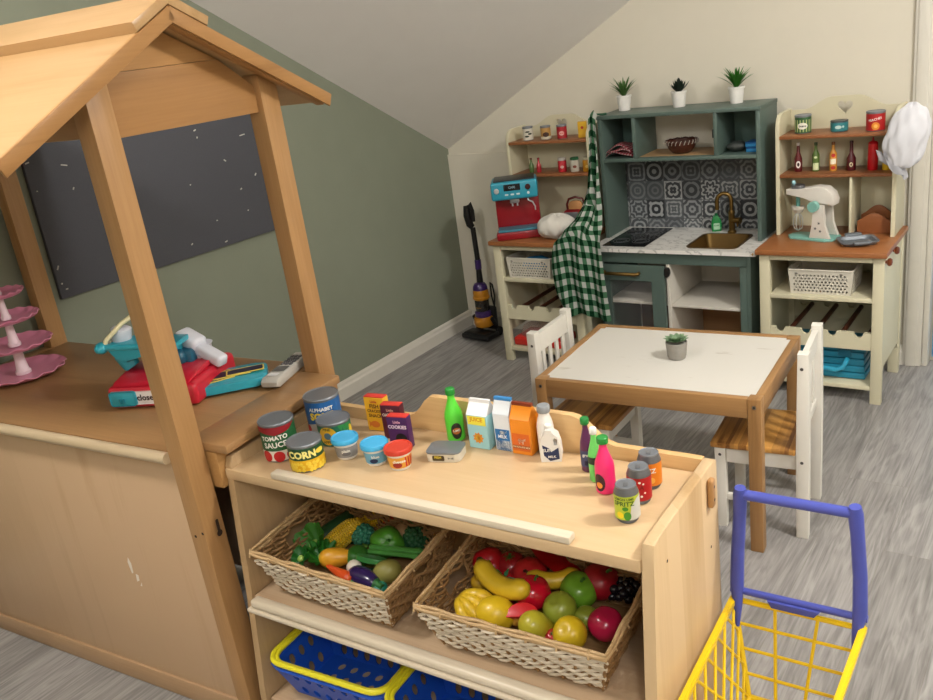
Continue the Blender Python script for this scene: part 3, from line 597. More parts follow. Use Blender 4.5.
bm=BM(); panel(bm,[(-.019,0),(.019,0),(.0205,.01),(.0195,.034),(.015,.052),(.006,.059),(.004,.066),(-.007,.066),(-.009,.058),(-.015,.050),(-.0195,.036),(-.0205,.01)],[[(.008,.034),(.014,.034),(.0145,.046),(.010,.050),(.007,.046)]],.026,MXZ)
obj('jug_body',bm,WHITE,t,smooth=False); obj('cap',lathe(BM(),[(.0065,.0665),(.0072,.067),(.0072,.072),(.006,.073)],16,c=(-.0015,0,0)),WHITE,t)
m=mfront(-.013); lb=decal(t,'label',[[(-.015,.036),(-.013,.014),(-.002,.002),(.016,.006),(.0155,.03),(.004,.022),(-.004,.030)]],m,NAVY,.0005)
text(lb,'SUN',.0095,m,INKW,u=-.006,v=.0245,o=.001); text(lb,'MILK',.007,m,INKW,u=.002,v=.011,o=.001)
t,b=bottle('grape_juice_bottle','purple toy juice bottle with a dark green cap and blue label',-.721,1.262,bprof(.0125,.106),'#5b2350','#1c8038',bcap(.0125,.106,.62))
lb=obj('label',lathe(BM(),[(.0128,.012),(.0128,.044)],26,cap=False),plain('#44496f',.45),t); decal(lb,'grape_picture',[circ(0+a*.004,.018+b_*.004,.0028,8) for a in (-1,0,1) for b_ in (0,1)],mcyl(.0128),plain('#242046',.4),.0006); text(lb,'grape',.0085,mcyl(.0128),INKW,v=.036,o=.0008)
t,b=bottle('lime_water_bottle','slim lime green toy bottle with a white cap behind the pink bottle',-.690,1.234,bprof(.0125,.104),'#6fd86a','#e9efe9',bcap(.0125,.104,.5))
obj('label',lathe(BM(),[(.0128,.036),(.0128,.050)],26,cap=False),plain('#27352a',.45),t)
t,b=bottle('pink_juice_bottle','hot pink toy juice bottle with a green cap, in front of the lime bottle',-.657,1.205,bprof(.0175,.106),'#ea2f72','#1d8a35',bcap(.0175,.106,.55))
lb=decal(t,'label',[circ(-.012,.024,.011,18,.017)],mcyl(.0175),plain('#3a1c24',.45),.0004); decal(lb,'fruit_picture',[circ(-.012,.019,.006,14,.006)],mcyl(.0175),plain('#e8913a',.4),.0007)
# drink cans
def drink(label,x,y,col,pic,name='drink_can'):
    x,y=clampxy(x,y,.02); t=thing(name,label,'toy drink can',(x,y,TZ),face(x,y)-4,'toy drink cans at the right end of the shelf')
    r=.0205; h=.066
    obj('can_body',lathe(BM(),[(.016,0),(.0175,.002),(.0165,.004),(r,.008),(r,.052),(.017,h-.004),(.0165,h-.002)],32),plain('#6d6f73',.35,.5),t)
    lb=obj('label',lathe(BM(),[(r+.0003,.009),(r+.0003,.0515)],36,cap=False),plain(col,.4,var=.03),t)
    ld=obj('lid',lathe(BM(),[(.0168,h-.0035),(.0172,h-.001),(.0165,h),(.0155,h-.0012),(.001,h-.0012)],30,cap=False),GREYLID,t)
    obj('pull_tab',B(-.004,.004,-.009,.004,h-.001,h+.0006,.001),plain('#707276',.4,.3),ld)
    pic(lb,mcyl(r+.0003)); return t
drink('orange toy drink can, furthest back of the three cans',-.594,1.25,'#dd7d1c',lambda lb,m:(text(lb,'FIZZ',.012,m,INKW,v=.038,o=.0006),decal(lb,'bubble_print',[circ(.004,.02,.006)],m,plain('#f0b24a',.4),.0005)))
drink('red toy drink can between the orange and lime cans',-.590,1.198,'#b0161f',lambda lb,m:(decal(lb,'star_print',[circ(.002,.044,.0022,8),circ(.008,.041,.0018,8),circ(.004,.018,.0022,8),circ(.010,.024,.0018,8),circ(-.004,.03,.002,8)],m,INKW,.0005),text(lb,'COLA',.011,m,plain('#7d0f16',.5),u=-.006,v=.034,o=.0006)))
drink('lime green and silver toy drink can with lemon and lime pictures, nearest the shelf front',-.584,1.136,'#b9c73a',lambda lb,m:(decal(lb,'silver_patch',[[(.004,.009),(.03,.009),(.03,.05),(.018,.046),(.008,.034)]],m,plain('#c9ccc6',.4),.0005),decal(lb,'lemon_picture',[circ(-.011,.018,.006)],m,plain('#ecd21c',.4),.0008),decal(lb,'lime_picture',[circ(.001,.017,.006,14,.008),circ(-.002,.03,.005,10,.004)],m,plain('#3c8a22',.4),.0008),text(lb,'LEMON LIME',.006,m,plain('#35541c',.5),u=-.004,v=.047,o=.0008),text(lb,'SPRITZ',.011,m,plain('#2f5a1c',.5),u=-.004,v=.0385,o=.0008)))
# ------------------------------------------------------------ wicker baskets
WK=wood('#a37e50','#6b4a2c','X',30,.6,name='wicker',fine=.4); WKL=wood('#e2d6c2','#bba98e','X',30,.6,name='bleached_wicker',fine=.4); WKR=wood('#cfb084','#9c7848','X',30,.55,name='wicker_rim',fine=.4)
def wicker(label,loc,rz,tilt,w0=.31,d0=.21,w1=.365,d1=.27,h=.115):
    t=thing('wicker_basket',label,'basket',loc,0,'wicker baskets on the middle shelf',rot=(R(tilt),0,R(rz)))
    def corner(k,u):
        w=w0+(w1-w0)*k; d=d0+(d1-d0)*k; return w/2*u[0],d/2*u[1]
    def peri(k,step=.011):
        w=w0+(w1-w0)*k; d=d0+(d1-d0)*k; cs=[(-w/2,-d/2),(w/2,-d/2),(w/2,d/2),(-w/2,d/2)]; out=[]
        ns=(26,18,26,18)
        for i in range(4):
            a,b=cs[i],cs[(i+1)%4]; nx,ny=[(0,-1),(1,0),(0,1),(-1,0)][i]
            for j in range(ns[i]): f=j/ns[i]; out.append((a[0]+(b[0]-a[0])*f,a[1]+(b[1]-a[1])*f,nx,ny,i,f))
        return out
    rows=13; fr=BM(); rest=BM()
    for q in range(rows):
        k=(q+.5)/rows; z=.008+k*(h-.016); P=peri(k); n=len(P)
        ph=q%2
        pts=[]
        seg=[]
        for i,(x,y,nx,ny,sd,f) in enumerate(P):
            o=.0036*(1 if (((i+q)//2)%2) else -1)
            pts.append((Vector((x+nx*o,y+ny*o,z+.0015*math.sin(i*1.7+q))),sd,f))
        hole=rows-5<=q<=rows-3
        # front and back strands, then sides (with hand holes)
        for sd in range(4):
            s=[p for p in pts if p[1]==sd]; nxt=[p for p in pts if p[1]==(sd+1)%4][:1]
            s=s+nxt
            bmx=fr if sd==0 else rest
            if sd in (1,3) and hole:
                a=[p[0] for p in s if p[1]==sd and p[2]<.36]; b=[p[0] for p in s if not(p[1]==sd and p[2]<.64)]
                if len(a)>1: tube(bmx,a,.0036,5)
                if len(b)>1: tube(bmx,b,.0033,5)
            else: tube(bmx,[p[0] for p in s],.0033,5)
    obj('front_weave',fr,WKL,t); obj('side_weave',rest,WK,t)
    stk=BM(); P0,P1=peri(0),peri(1)
    for i,(a,b) in enumerate(zip(P0,P1)):
        if a[4] in (1,3) and .36<a[5]<.64 and i%2:
            continue
        if i%2==0:
            if a[4] in (1,3) and .36<a[5]<.64:
                m=.5; tube(stk,[(a[0],a[1],.004),(a[0]+(b[0]-a[0])*.58,a[1]+(b[1]-a[1])*.58,.004+(h-.01)*.58)],.0028,5)
            else: tube(stk,[(a[0],a[1],.004),(b[0],b[1],h-.006)],.0028,5)
    obj('stakes',stk,WK,t)
    if False:
        dg=BM()
        for k in range(-3,15,2):
            for s in (1,-1):
                x0=-w0/2+k*w0/12; x1=x0+s*.10*w1/.365
                def at(x,kk): return Vector((x*(1+(w1/w0-1)*kk),-(d0+(d1-d0)*kk)/2-.0055,.006+kk*(h-.016)))
                k0,k1=0,1
                if abs(x0)>w0/2: 
                    lim=w0/2*(1 if x0>0 else -1); k0=(lim-x0)/(x1-x0)
                if abs(x1)>w0/2:
                    lim=w0/2*(1 if x1>0 else -1); k1=(lim-x0)/(x1-x0)
                if k1-k0<.12 or k0<0: continue
                tube(dg,[at(x0+(x1-x0)*kk,kk) for kk in [k0+(k1-k0)*j/5 for j in range(6)]],.0019,5)
        obj('diagonal_strands',dg,WKL,t)
    rim=BM(); P=peri(1.0)
    for j,(rr,zz) in enumerate(((.0035,h-.006),(.0035,h-.001),(.0035,h+.004))):
        tube(rim,[(x+nx*(.003 if j==1 else 0)+.0012*math.sin(i*.9+j),y+ny*(.003 if j==1 else 0)+.0012*math.cos(i*.9+j*2),zz+.001*math.sin(i*1.1+j*2)) for i,(x,y,nx,ny,sd,f) in enumerate(P)],rr,6,closed=True)
    for i in range(len(P)):
        if i%4==0: 
            x,y,nx,ny,_,_2=P[i]; tube(rim,[(x-nx*.004,y-ny*.004,h-.01),(x+nx*.001,y+ny*.001,h+.0085),(x+nx*.007,y+ny*.007,h-.008)],.0022,5)
    obj('rim',rim,WKR,t)
    obj('base',B(-w0/2+.002,w0/2-.002,-d0/2+.002,d0/2-.002,.0,.009,.002),WK,t)
    return t
bx,by=SW(-.704,.104); wicker('wicker basket of toy vegetables, left on the middle shelf',(bx,by,.349),SA-1.5,6,w0=.30,w1=.365,d0=.2,d1=.25)
bx,by=SW(-.274,.104); wicker('wicker basket of toy fruit, right on the middle shelf',(bx,by,.347),SA+1.5,5,w0=.32,w1=.375,d0=.2,d1=.25,h=.108)
# ------------------------------------------------------------ toy fruit and vegetables
def P_(h,rough=.38,**k): return plain(h,rough,coat=.2,var=.1,scale=30,**k)
FV='toy vegetables in the left basket'; FF='toy fruit in the right basket'
VS=1.2
def veg(name,label,cat,x,y,z,grp,rot=(0,0,0)):
    t=thing(name,label,cat,(x,y,z),0,grp,rot=tuple(R(a) for a in rot)); t.scale=(VS,)*3; return t
def apple_fn(lob=5,amp=.05):
    return lambda a,ph:1-.18*math.exp(-((ph)/.35)**2)-.12*math.exp(-((PI-ph)/.35)**2)+amp*math.cos(lob*a)*math.sin(ph)
def roundish(name,label,cat,x,y,z,r,col,grp,rot=(20,10,0),stem='#3f6b2a',lob=5,amp=.015,sc=(1,1,.92),leaf=False,rough=.35,stemlen=.25):
    t=veg(name,label,cat,x,y,z,grp,rot); f=apple_fn(lob,amp)
    obj('flesh',ball(BM(),(0,0,0),(r*sc[0],r*sc[1],r*sc[2]),26,18,fn=f),P_(col,rough),t)
    if stem: obj('stalk',tube(BM(),[(0,0,r*sc[2]*.78),(r*.03,0,r*sc[2]*(.9+stemlen*.5)),(r*.12,0,r*sc[2]*(.9+stemlen))],[r*.09,r*.07,r*.09],8),P_(stem),t)
    if leaf:
        bm=BM()
        for k in range(5):
            a=2*PI*k/5; c,s=math.cos(a),math.sin(a); w=r*.16
            vs=[bm.verts.new(p) for p in ((0,0,r*sc[2]*.86),(c*r*.3-s*w,s*r*.3+c*w,r*sc[2]*.9),(c*r*.62,s*r*.62,r*sc[2]*.80),(c*r*.3+s*w,s*r*.3-c*w,r*sc[2]*.9))]; bm.faces.new(vs)
        bmesh.ops.solidify(bm,geom=list(bm.faces),thickness=.0012); obj('calyx',bm,P_('#2f8a3a'),t)
    return t
def long(name,label,cat,x,y,z,L,r,col,grp,rot,prof=None,bend=0,tip=None,tipname='tip',rough=.38,n=14,ribs=0):
    t=veg(name,label,cat,x,y,z,grp,rot); m=16
    prof=prof or (lambda s:math.sqrt(max(0,1-(2*s-1)**4)))
    pts=[(L*(s/m-.5),0,bend*(1-(2*s/m-1)**2)-bend*.5) for s in range(m+1)]
    rs=[max(.0008,r*prof(s/m)) for s in range(m+1)]
    obj('flesh',tube(BM(),pts,rs,n),P_(col,rough),t)
    if tip: obj(tipname,tube(BM(),[pts[-2],pts[-1],(pts[-1][0]+r*.6,0,pts[-1][2])],[r*prof((m-1)/m)*1.04,r*.32,r*.28],10),P_(tip),t)
    return t
def corn(name,label,x,y,z,L,r,rot,husk=True,grp=FV):
    t=veg(name,label,'toy sweetcorn',x,y,z,grp,rot); bm=BM(); n=14; rows=20
    for i in range(rows):
        s=(i+.5)/rows; rr=r*math.sqrt(max(.05,1-(2*s*.92-.75)**2*.55))*(1 if s<.8 else 1-(s-.8)*2.2)
        for k in range(n):
            a=2*PI*(k)/n; ball(bm,(L*(s-.5),rr*math.cos(a)*.9,rr*math.sin(a)*.9),(L/rows*.56,rr*.22,rr*.22),6,4,M=Matrix.Rotation(a,4,'X'))
    tube(bm,[(-L*.5,0,0),(-L*.1,0,0),(L*.3,0,0),(L*.46,0,0)],[r*.7,r*.9,r*.75,r*.3],12)
    obj('cob',bm,P_('#e3bf2a'),t)
    if husk: 
        bm=BM()
        for k in range(3):
            a=2*PI*k/3; grid(bm,8,4,lambda u,v,a=a:(-L*.55+u*L*.5,(r*1.12*math.sin(PI*min(1,.35+u*.65)))*math.cos(a+(v-.5)*1.5*(1-u)),(r*1.12*math.sin(PI*min(1,.35+u*.5)))*math.sin(a+(v-.5)*1.5*(1-u))))
        bmesh.ops.solidify(bm,geom=list(bm.faces),thickness=.0012); obj('husk',bm,P_('#6e9a3c'),t)
    return t
def florets(name,label,cat,x,y,z,r,col,grp,rot=(0,0,0),stem='#7fae4a',num=46):
    t=veg(name,label,cat,x,y,z,grp,rot); bm=BM(); g=rnd.random()*9
    for i in range(num):
        ph=math.acos(1-1.45*(i+.5)/num); a=i*2.4+g; ball(bm,(r*.74*math.sin(ph)*math.cos(a),r*.74*math.sin(ph)*math.sin(a),r*.70*math.cos(ph)),r*.25,8,6)
    obj('head',bm,P_(col,.6),t); obj('stalk',lathe(BM(),[(r*.28,-r*1.0),(r*.3,-r*.6),(r*.5,0)],12),P_(stem),t); return t
def leafy(name,label,x,y,z,r,col,grp,rot=(0,0,0),cup=.5,n=3,amp=.1,cat='toy lettuce'):
    t=veg(name,label,cat,x,y,z,grp,rot)
    for k in range(n):
        a0=2*PI*k/n; bm=BM()
        def f(u,v,a0=a0):
            a=a0+(u-.5)*2*PI/n*1.25; rr=r*(.12+.88*v)*(1+amp*math.sin(u*26+k)*v); return (rr*math.cos(a),rr*math.sin(a),r*cup*v*v+ .12*r*math.sin(u*19+k)*v)
        grid(bm,22,7,f,thick=.0016); obj('leaf',bm,P_(col,.42),t)
    obj('heart',ball(BM(),(0,0,r*.14),(r*.3,r*.3,r*.2),12,8),P_('#a8c860'),t); return t
# left basket
leafy('lettuce','bright green cupped toy lettuce leaves in the left corner of the vegetable basket',-1.338,1.112,.398,.034,'#56a63c',FV,(25,-20,20),.75,3,.04)
leafy('lettuce','ruffled bright green toy lettuce at the front left of the vegetable basket',-1.292,1.085,.395,.030,'#3f9b35',FV,(20,10,60),.5,4,.16)
leafy('lettuce','small dark green toy leaf tucked against the front left rim of the vegetable basket',-1.325,1.056,.402,.022,'#2c7f30',FV,(40,-10,0),.3,2,.12)
corn('sweetcorn','yellow toy sweetcorn standing diagonally between lettuce and cabbage',-1.297,1.158,.408,.085,.019,(0,-32,50))
florets('broccoli','blue-green toy broccoli head in the middle of the vegetable basket','toy broccoli',-1.258,1.182,.404,.024,'#2f7f63',FV)
corn('sweetcorn','second toy sweetcorn further back, beside the red tomato',-1.262,1.236,.410,.08,.017,(0,-20,25),False)
roundish('tomato','small orange-red toy tomato at the back of the vegetable basket',"toy tomato",-1.234,1.248,.412,.019,'#d8431d',FV,stem='#2f7a30')
long('cucumber','dark green toy cucumber against the left end of the vegetable basket','toy cucumber',-1.34,1.19,.402,.12,.018,'#1f4a28',FV,(0,-8,75))
long('cucumber','dark green toy cucumber lying along the back of the vegetable basket','toy cucumber',-1.30,1.252,.40,.10,.017,'#234f2a',FV,(0,0,-20))
long('green_bean','pale ribbed green toy bean pod at the back right of the vegetable basket','toy bean pod',-1.188,1.250,.412,.09,.011,'#4f9a4a',FV,(0,0,-25))
t=veg('mushroom','beige toy mushroom behind the green pepper','toy mushroom',-1.172,1.222,.41,FV,(15,0,0))
obj('cap',ball(BM(),(0,0,.004),(.02,.02,.011),18,10),P_('#b3916a',.5),t); obj('stem',lathe(BM(),[(.006,-.02),(.008,-.008),(.008,.003)],12),P_('#d9cdb4',.5),t)
roundish('green_pepper','glossy green toy pepper in the middle right of the vegetable basket','toy pepper',-1.186,1.18,.406,.031,'#4f9a2c',FV,(50,20,30),stem='#2e6a22',lob=4,amp=.06,sc=(1,.9,1.0))
t=veg('asparagus','bundle-like green toy asparagus lying across the right of the vegetable basket','toy asparagus',-1.138,1.152,.412,FV,(0,0,14))
for k in range(3): 
    bm=tube(BM(),[(-.05,.008*(k-1),.004*(k==1)),(.03,.008*(k-1),.004*(k==1)),(.042,.008*(k-1),.004*(k==1)),(.052,.008*(k-1),.004*(k==1))],[.005,.0046,.0058,.001],8); obj('spear',bm,P_('#4c9440'),t)
florets('broccoli','dark green toy broccoli at the right end of the vegetable basket','toy broccoli',-1.140,1.222,.404,.026,'#1e5c34',FV,(0,15,0))
t=roundish('avocado','round dark green toy avocado next to the orange squash','toy avocado',-1.216,1.115,.402,.021,'#2f6e25',FV,stem=None,amp=0)
t=long('squash','yellow and orange striped toy gourd at the front of the vegetable basket','toy squash',-1.252,1.09,.405,.066,.018,'#e2a326',FV,(0,0,35),prof=lambda s:(.45+.55*math.sin(PI*min(1,s*.8+.2)))*math.sqrt(max(0,1-(2*s-1)**6)),tip='#5a8a33',tipname='stalk')
t=long('carrot','orange-red toy carrot against the front rim of the vegetable basket','toy carrot',-1.214,1.055,.398,.075,.014,'#e0541f',FV,(0,0,-12),prof=lambda s:.25+.75*s if s<.93 else .6,tip='#3f8a35',tipname='top')
t=veg('mushroom','white toy mushroom between the squash and the aubergine','toy mushroom',-1.196,1.082,.400,FV,(60,0,40))
obj('cap',ball(BM(),(0,0,.004),(.014,.014,.009),16,8),P_('#d9cfbd',.5),t); obj('stem',lathe(BM(),[(.005,-.016),(.006,-.006),(.006,.003)],12),P_('#8f7a63',.5),t)
t=long('aubergine','dark purple toy aubergine at the front of the vegetable basket','toy aubergine',-1.152,1.062,.398,.07,.019,'#2e1f52',FV,(0,0,-8),prof=lambda s:(.6+.4*math.sin(PI*(1-s)*.9))*math.sqrt(max(0,1-(2*s-1)**8)),tip='#2f6e35',tipname='stalk',rough=.2)
t=veg('cucumber_slice','green oval toy cucumber slice behind the aubergine','toy cucumber slice',-1.168,1.108,.412,FV,(-25,10,20))
obj('rind',prism(BM(),circ(0,0,.029,26,.017),XY,-.005,.004,.001),P_('#2f7f3a'),t); decal(t,'cut_face',[circ(0,0,.025,24,.014)],mtop(.004),P_('#5da860'),.0004); decal(t,'seed_ring',[circ(0,0,.008,14,.006)],mtop(.004),P_('#8fb5a0'),.0008)
t=long('potato','olive brown toy potato in the front right corner of the vegetable basket','toy potato',-1.116,1.094,.404,.052,.021,'#8a8440',FV,(0,-15,40),prof=lambda s:math.sqrt(max(0,1-(2*s-1)**2))*.95+.04,rough=.5)
t=roundish('sprout','teal toy sprout under the potato at the front rim','toy sprout',-1.108,1.058,.388,.014,'#1f7f6a',FV,stem=None)
# right basket
roundish('red_pepper','bright red toy pepper at the back left of the fruit basket','toy pepper',-.932,1.196,.408,.029,'#c01522',FF,(40,20,10),stem='#3f7f2a',lob=4,amp=.05)
roundish('plum_tomato','dark red toy tomato beside the red pepper','toy tomato',-.888,1.212,.406,.026,'#a01420',FF,(10,0,0),leaf=True)
roundish('beef_tomato','ribbed red toy tomato in the upper middle of the fruit basket','toy tomato',-.838,1.196,.408,.030,'#b81f24',FF,(35,0,0),lob=10,amp=.04,sc=(1.05,1.05,.8),stem='#5a2a1a',stemlen=.05)
roundish('apple','shiny bright red toy apple in the middle of the fruit basket','toy apple',-.796,1.142,.418,.029,'#c8102a',FF,(-10,10,0),rough=.18)
t=veg('red_chilli','large flat red toy pepper slice propped against the back of the fruit basket','toy pepper slice',-.806,1.252,.425,FF,(-20,12,-20))
bm=grid(BM(),18,8,lambda u,v:((u-.5)*.13,(v-.5)*(.07*math.sin(PI*(.12+.8*u))+.006),.020*math.cos((v-.5)*2.6)-.012*u),thick=.004); obj('flesh',bm,P_('#c3141d',.3),t); obj('stalk',tube(BM(),[(-.066,0,.018),(-.078,0,.022)],.004,8),P_('#3a7a2c'),t)
roundish('green_apple','glossy green toy apple at the right of the fruit basket','toy apple',-.728,1.196,.408,.030,'#6d9f2a',FF,(10,20,0),rough=.25)
roundish('red_apple_half','dark red toy apple behind the green apple','toy apple',-.700,1.232,.412,.031,'#9c1422',FF,(0,30,0))
roundish('plum','dark pink toy plum against the right end of the fruit basket','toy plum',-.642,1.132,.404,.027,'#a3123a',FF,(0,15,0),stem=None,rough=.22)
t=veg('grapes','small bunch of black toy grapes in the back right corner of the fruit basket','toy grapes',-.655,1.235,.405,FF)
bm=BM()
for k in range(22):
    a=k*2.4; rr=.022*math.sqrt((k%11+.5)/11); ball(bm,(rr*math.cos(a),rr*math.sin(a),.012-.014*(k//11)-.2*rr),.0075,10,7)
obj('berries',bm,P_('#17131c',.25),t); obj('stalk',tube(BM(),[(0,0,.01),(.003,0,.026)],.0018,6),P_('#5a4a2a'),t)
roundish('lime','round olive green toy lime in the lower middle of the fruit basket','toy lime',-.733,1.13,.41,.0265,'#8f9a30',FF,(30,-15,0),stem=None,lob=9,amp=.012)
def lemon(label,x,y,z,r,col,rot): 
    t=long('lemon',label,'toy lemon',x,y,z,r*2.5,r,col,FF,rot,prof=lambda s:math.sqrt(max(0,math.sin(PI*s)))**1.0*(1 if .08<s<.92 else .8)+.05); return t
roundish('lemon','round yellow toy lemon at the front right of the fruit basket','toy lemon',-.687,1.082,.404,.026,'#cfae1c',FF,(40,-10,0),stem=None,lob=3,amp=.01)
roundish('lime','small dark olive toy lime between the lemon and the plum','toy lime',-.684,1.138,.40,.019,'#7f8a2a',FF,(0,0,0),stem=None)
t=long('pear','yellow-green toy pear against the front rim of the fruit basket','toy pear',-.746,1.078,.40,.07,.024,'#b3a92c',FF,(0,40,60),prof=lambda s:(.95*math.sqrt(max(0,1-((s-.33)/.36)**2)) if s<.5 else .84-.9*(s-.5))*(1 if s<.96 else .7),tip='#5a4a20',tipname='stalk')
lemon('plump yellow toy lemon at the front left of the fruit basket',-.834,1.07,.408,.026,'#dcb81e',(0,10,25))
def banana(label,x,y,z,L,r,rot,cat='toy banana',name='banana'):
    t=veg(name,label,cat,x,y,z,FF,rot); m=14
    pts=[(L*.5*math.sin(a)/math.sin(1.0),L*.42*(1-math.cos(a)),0) for a in [-1.0+2.0*i/m for i in range(m+1)]]
    rs=[r*(.35 if i==0 else .3 if i==m else min(1,.55+.25*min(i,m-i))) for i in range(m+1)]
    obj('flesh',tube(BM(),pts,rs,10),P_('#dfbb2a'),t,ang=50); obj('tip',ball(BM(),pts[0],(r*.36,r*.36,r*.36),8,6),P_('#4a3a18'),t); return t
banana('large yellow toy banana lying across the middle of the fruit basket',-.853,1.118,.432,.11,.017,(60,0,-14))
t=veg('banana_bunch','bunch of yellow toy bananas in the front left of the fruit basket','toy bananas',-.898,1.078,.40,FF,(20,0,-10))
for k in range(4):
    a0=R(-36+k*20); pts=[(.06*math.cos(a0)*s-.02,.06*math.sin(a0)*s,.018*math.sin(PI*s)) for s in [i/8 for i in range(9)]]
    obj('banana',tube(BM(),pts,[.004]+[.0105]*6+[.008,.003],10),P_('#d9b428'),t,ang=50)
roundish('yellow_pepper','little yellow toy fruit by the left end of the fruit basket','toy fruit',-.922,1.146,.402,.015,'#d0a626',FF,stem='#6a4a20')
roundish('apricot','little round yellow toy fruit beside the green calyx','toy fruit',-.902,1.165,.404,.0135,'#dcbf2c',FF,stem=None)
t=veg('strawberry','red toy strawberry with a broad green calyx left of the ribbed tomato','toy strawberry',-.872,1.160,.412,FF,(50,0,30))
obj('flesh',lathe(BM(),[(.001,-.024),(.009,-.016),(.015,-.004),(.015,.004),(.009,.010),(.001,.012)],18),P_('#b3141f'),t)
bm=BM()
for k in range(6):
    a=k*PI/3; vs=[bm.verts.new(p) for p in ((0,0,.0135),(.010*math.cos(a-.35),.010*math.sin(a-.35),.0145),(.020*math.cos(a),.020*math.sin(a),.011),(.010*math.cos(a+.35),.010*math.sin(a+.35),.0145))]; bm.faces.new(vs)
bmesh.ops.solidify(bm,geom=list(bm.faces),thickness=.0015); obj('calyx',bm,P_('#1f9a4c'),t)
t=veg('watermelon_slice','red toy watermelon wedge at the front of the fruit basket','toy watermelon slice',-.779,1.076,.412,FF,(35,0,28))
obj('flesh',prism(BM(),[(-.026,0),(.026,0)]+[(.026*math.cos(a),.022*math.sin(a)) for a in [PI*k/10 for k in range(1,10)]],XY,-.006,.006,.001),P_('#c5161f'),t)
banana('yellow toy banana half hidden behind the red apple',-.783,1.196,.412,.08,.014,(40,0,30))
roundish('strawberry','tiny red toy strawberry between the pear and the front lemon','toy strawberry',-.716,1.072,.394,.013,'#b0121f',FF,leaf=True,stem=None)
roundish('orange','small orange toy fruit between the lemon and the watermelon wedge','toy orange',-.803,1.092,.398,.016,'#dda23a',FF,stem=None)
# deeper layer resting on the basket floors, glimpsed through the gaps
for x,y,c,l,n in ((-1.30,1.13,'#2f6b2c','dark green toy courgette','courgette'),(-1.23,1.15,'#7a9a3a','green toy courgette','courgette'),(-1.18,1.12,'#275c2c','dark toy courgette','courgette'),(-1.20,1.21,'#376f33','green toy marrow','marrow'),(-1.28,1.21,'#22552a','dark green toy marrow','marrow')):
    long(n,l+' under the others in the vegetable basket at '+{'-1.3':'the left','-1.23':'its centre','-1.18':'the front right','-1.2':'the back right','-1.28':'the back left'}[str(x)],'toy vegetable',x,y,.362,.085,.0125,c,FV,(0,0,20))
for x,y,c,l in ((-.87,1.15,'#8c1a20','under the banana'),(-.79,1.12,'#9a2a20','under the shiny apple'),(-.72,1.15,'#7f1a24','under the lime'),(-.67,1.17,'#6f2a1a','under the plum'),(-.84,1.22,'#7a161c','under the ribbed tomato'),(-.76,1.22,'#87201c','under the hidden banana')):
    roundish('tomato','dark red toy tomato at the bottom of the fruit basket, '+l,'toy tomato',x,y,.366,.018,c,FF,stem=None)
# ------------------------------------------------------------ blue and yellow shopping baskets on the bottom shelf
BLU=plain('#1a52c0',.35,name='basket_blue',coat=.1); YBL=plain('#e6dc2a',.35,name='basket_yellow')
def shopping(label,lx,ly,rz):
    x,y=SW(lx,ly); t=thing('shopping_basket',label,'toy basket',(x,y,.0785),SA+rz,'blue shopping baskets on the bottom shelf')
    w0,w1,d0,d1,h=.235,.30,.13,.19,.095
    def side(M,b0,b1,rows):
        bm=BM(); holes=[]
        for r_i in range(rows):
            v=h*(.22+.5*(r_i)/(max(1,rows-1))) if rows>1 else h*.4
            wid=b0+(b1-b0)*v/h; n=int((wid-.03)/.033)
            for k in range(n): holes.append(circ((k-(n-1)/2)*.033+(.008 if r_i%2 else -.004),v,.0088,12,.0125))
        panel(bm,[(-b0/2,0),(b0/2,0),(b1/2,h),(-b1/2,h)],holes,.003,M); return bm
    lean_d=math.atan2((d1-d0)/2,h); lean_w=math.atan2((w1-w0)/2,h)
    obj('front_wall',side(Matrix.Translation((0,-d0/2,0))@Matrix.Rotation(lean_d,4,'X')@MXZ,w0,w1,2),BLU,t,smooth=False)
    obj('back_wall',side(Matrix.Translation((0,d0/2,0))@Matrix.Rotation(-lean_d,4,'X')@MXZ,w0,w1,2),BLU,t,smooth=False)
    obj('end_wall',side(Matrix.Translation((-w0/2,0,0))@Matrix.Rotation(-lean_w,4,'Y')@MYZ,d0,d1,2),BLU,t,smooth=False)
    obj('end_wall',side(Matrix.Translation((w0/2,0,0))@Matrix.Rotation(lean_w,4,'Y')@MYZ,d0,d1,2),BLU,t,smooth=False)
    bm=BM(); hs=[circ(a*.035,b*.035,.009,10,.011) for a in (-2,-1,0,1,2) for b in (-1,0,1)]; panel(bm,rrect(-w0/2,w0/2,-d0/2,d0/2,.01),hs,.003,Matrix.Translation((0,0,.0018))); obj('base',bm,BLU,t,smooth=False)
    def ringpts(w,d,r,z,n=6): return [(a,b,z) for a,b in rrect(-w/2,w/2,-d/2,d/2,r,n)]
    bm=tube(BM(),ringpts(w1+.008,d1+.008,.035,h-.006),.006,8,closed=True); obj('rim',bm,BLU,t)
    pts=rrect(-w1/2-.006,w1/2+.006,-d1/2-.006,d1/2+.006,.038,6); P=[]
    for i,(a,b) in enumerate(pts):
        P.append((a,b,h+.009))
        if i+1<len(pts) or True:
            c=pts[(i+1)%len(pts)]
            L=math.hypot(c[0]-a,c[1]-b)
            if L>.05:
                for j in range(1,24):
                    f=j/24; wob=.0012*math.sin(f*75) if .25<f<.75 and abs(c[0]-a)>.05 else 0; P.append((a+(c[0]-a)*f,b+(c[1]-b)*f+wob,h+.009+wob))
    bm=tube(BM(),P,.0062,8,closed=True,flat=1.0); tube(bm,[(x*.955,y*.93,z-.003) for x,y,z in P],.005,8,closed=True); obj('handle',bm,YBL,t)
    return t
shopping('blue toy shopping basket with yellow handle, left on the bottom shelf',-.755,.062,3)
shopping('blue toy shopping basket with yellow handle, second from the left on the bottom shelf',-.435,.062,2)
